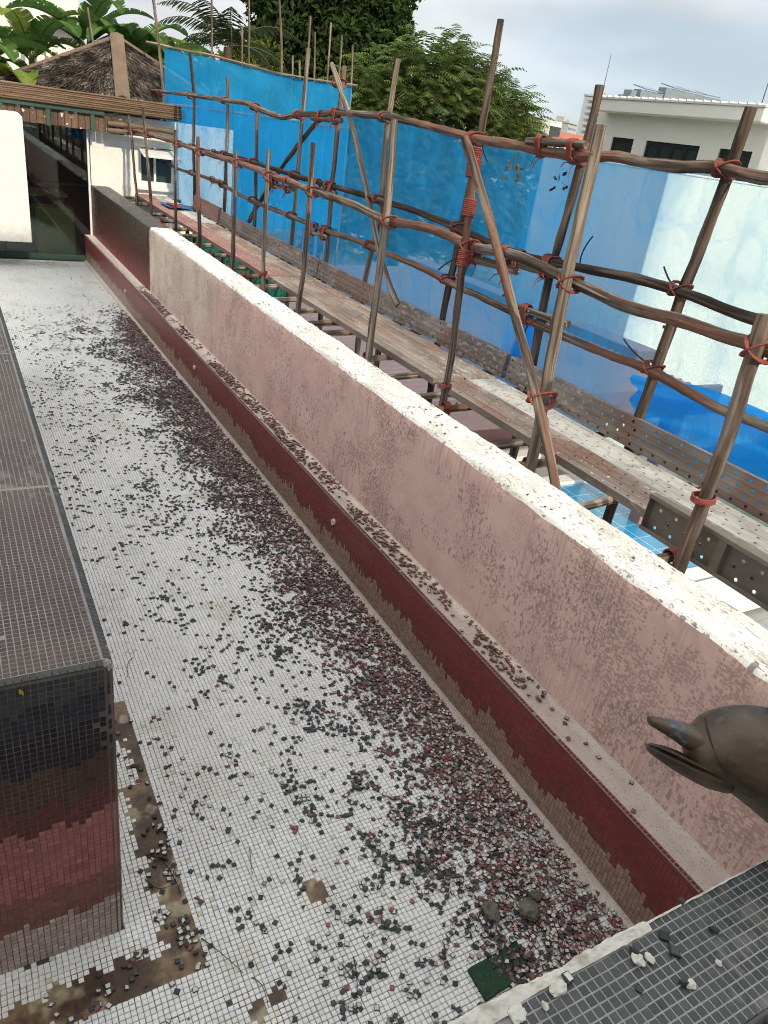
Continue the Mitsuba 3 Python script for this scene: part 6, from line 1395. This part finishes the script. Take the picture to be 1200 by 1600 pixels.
# a belt of further greenery down to the horizon
for i in range(16):
    x = 10 + i * 9.5; y = 70 + 12 * math.sin(i * 2.1) + i * 1.2; hh = 3.4 + 1.2 * math.sin(i * 1.7)
    k = name('distant_tree'); v, f, c = leaf_cloud([((x, y, -3.2 + hh * 0.6), (3.6, 2.5, hh * 0.55)), ((x + 2.6, y + 1, -3.2 + hh * 0.4), (2.8, 2.2, hh * 0.42)), ((x - 2.4, y, -3.2 + hh * 0.42), (2.6, 2.2, hh * 0.4))], 1500, 0.42, (0.045, 0.070, 0.030), 60 + i, shell=0.3)
    add(k + '__crown', (v, f), 'm_leaf', color=c); add(k + '__trunk', tube([(x, y, -3.2), (x, y, 0)], [0.25, 0.15], 6)[0], 'm_trunk', smooth=True)
    tag(k, 'distant tree on the skyline between the gardens', 'tree', 'distant trees on the skyline')

# ---------------------------------------------------------------- skyline buildings
def far_block(key, x, y, w, d, h, label, mat='m_tower', roof=True, rot=0.0, floors=0):
    m = bx(-w / 2, w / 2, -d / 2, d / 2, 0, h); R_ = trimesh.transformations.rotation_matrix(rot, [0, 0, 1]); R_[:3, 3] = [x, y, -3.2]
    m.apply_transform(R_); add(key + '__wall', m, mat)
    if roof:
        for q in ((-0.3, 0.0, 0.22), (0.25, 0.1, 0.16)):
            b = bx(w * q[0] - w * 0.1, w * q[0] + w * 0.1, -d * 0.2, d * 0.2, h, h + h * q[2] * 0.5); b.apply_transform(R_); add(key + '__roof_room', b, 'm_grey_concrete')
        b = bx(-w / 2 - 0.3, w / 2 + 0.3, -d / 2 - 0.3, d / 2 + 0.3, h, h + 0.5); b.apply_transform(R_); add(key + '__parapet', b, 'm_grey_concrete')
    for q in range(floors):
        b = bx(-w * 0.46, w * 0.46, -d / 2 - 0.08, -d / 2 + 0.1, (q + 0.35) * h / floors, (q + 0.8) * h / floors); b.apply_transform(R_); add(key + '__window_band', b, 'm_dark_glass')
    tag(key, label, 'apartment block' if h > 12 else 'building')
far_block('apartment_block', 186.4, 206.0, 11, 7, 24.4, 'tall pale apartment block on the skyline left of the cream house roof', rot=0.6)
far_block('apartment_block_001', 207.5, 246.0, 9, 8, 17.8, 'smaller cream apartment block at the left on the skyline', rot=0.5)
far_block('distant_building', 82.3, 103.0, 3.2, 6, 11.0, 'white boxy building beside the feathery tree on the skyline', 'm_white_wall', False, 0.3, 3)
t = 'distant_house'
add(t + '__wall', bx(82.5, 90.5, 98, 108, -3.2, 4.9), 'm_white_wall')
pr_ = trimesh.creation.extrude_polygon(Polygon([(-0.6, 4.85), (10.6, 4.85), (5.0, 6.6)]), 8.9, engine='earcut'); v = pr_.vertices.copy(); pr_.vertices = np.stack([82.0 + v[:, 2], 98 + v[:, 0], v[:, 1]], 1); pr_.fix_normals(); add(t + '__roof', pr_, 'm_red_roof')
for q in range(5): add(t + '__window', bx(82.9 + q * 1.5, 83.9 + q * 1.5, 97.90, 98.05, 3.2, 4.4), 'm_dark_glass')
tag(t, 'distant house with a red tiled roof above the net rail', 'house')
t = 'solar_building'
A, B = np.array([142.3, 150.0]), np.array([181.0, 150.0])
add(t + '__wall', bx(144.5, 182.0, 150, 153, -3.2, 17.4), 'm_tower')
add(t + '__parapet', bx(144.2, 182.4, 149.6, 153.2, 17.4, 18.2), 'm_blue_grey')
for x0, x1, z0_, z1_ in ((145.5, 147.2, 18.2, 19.4), (148.5, 156, 18.2, 19.9), (156.5, 178.0, 20.3, 21.4)): add(t + '__roof_room', bx(x0, x1, 150.5, 153, z0_ if x0 < 150 else 18.2, z1_), 'm_blue_grey')
for x0, x1, z in ((149.5, 155.5, 20.0), (158.5, 163.5, 21.5), (163.8, 170.2, 21.55), (170.5, 175.6, 21.6)):
    m = bx(x0, x1, 0, 4.5, 0, 0.2); m.apply_transform(trimesh.transformations.rotation_matrix(0.20, [1, 0, 0])); m.apply_translation([0, 150.2, z]); add(t + '__solar_panel', m, 'm_solar')
tag(t, 'long distant building with solar panels on its roof above the cream house', 'building')
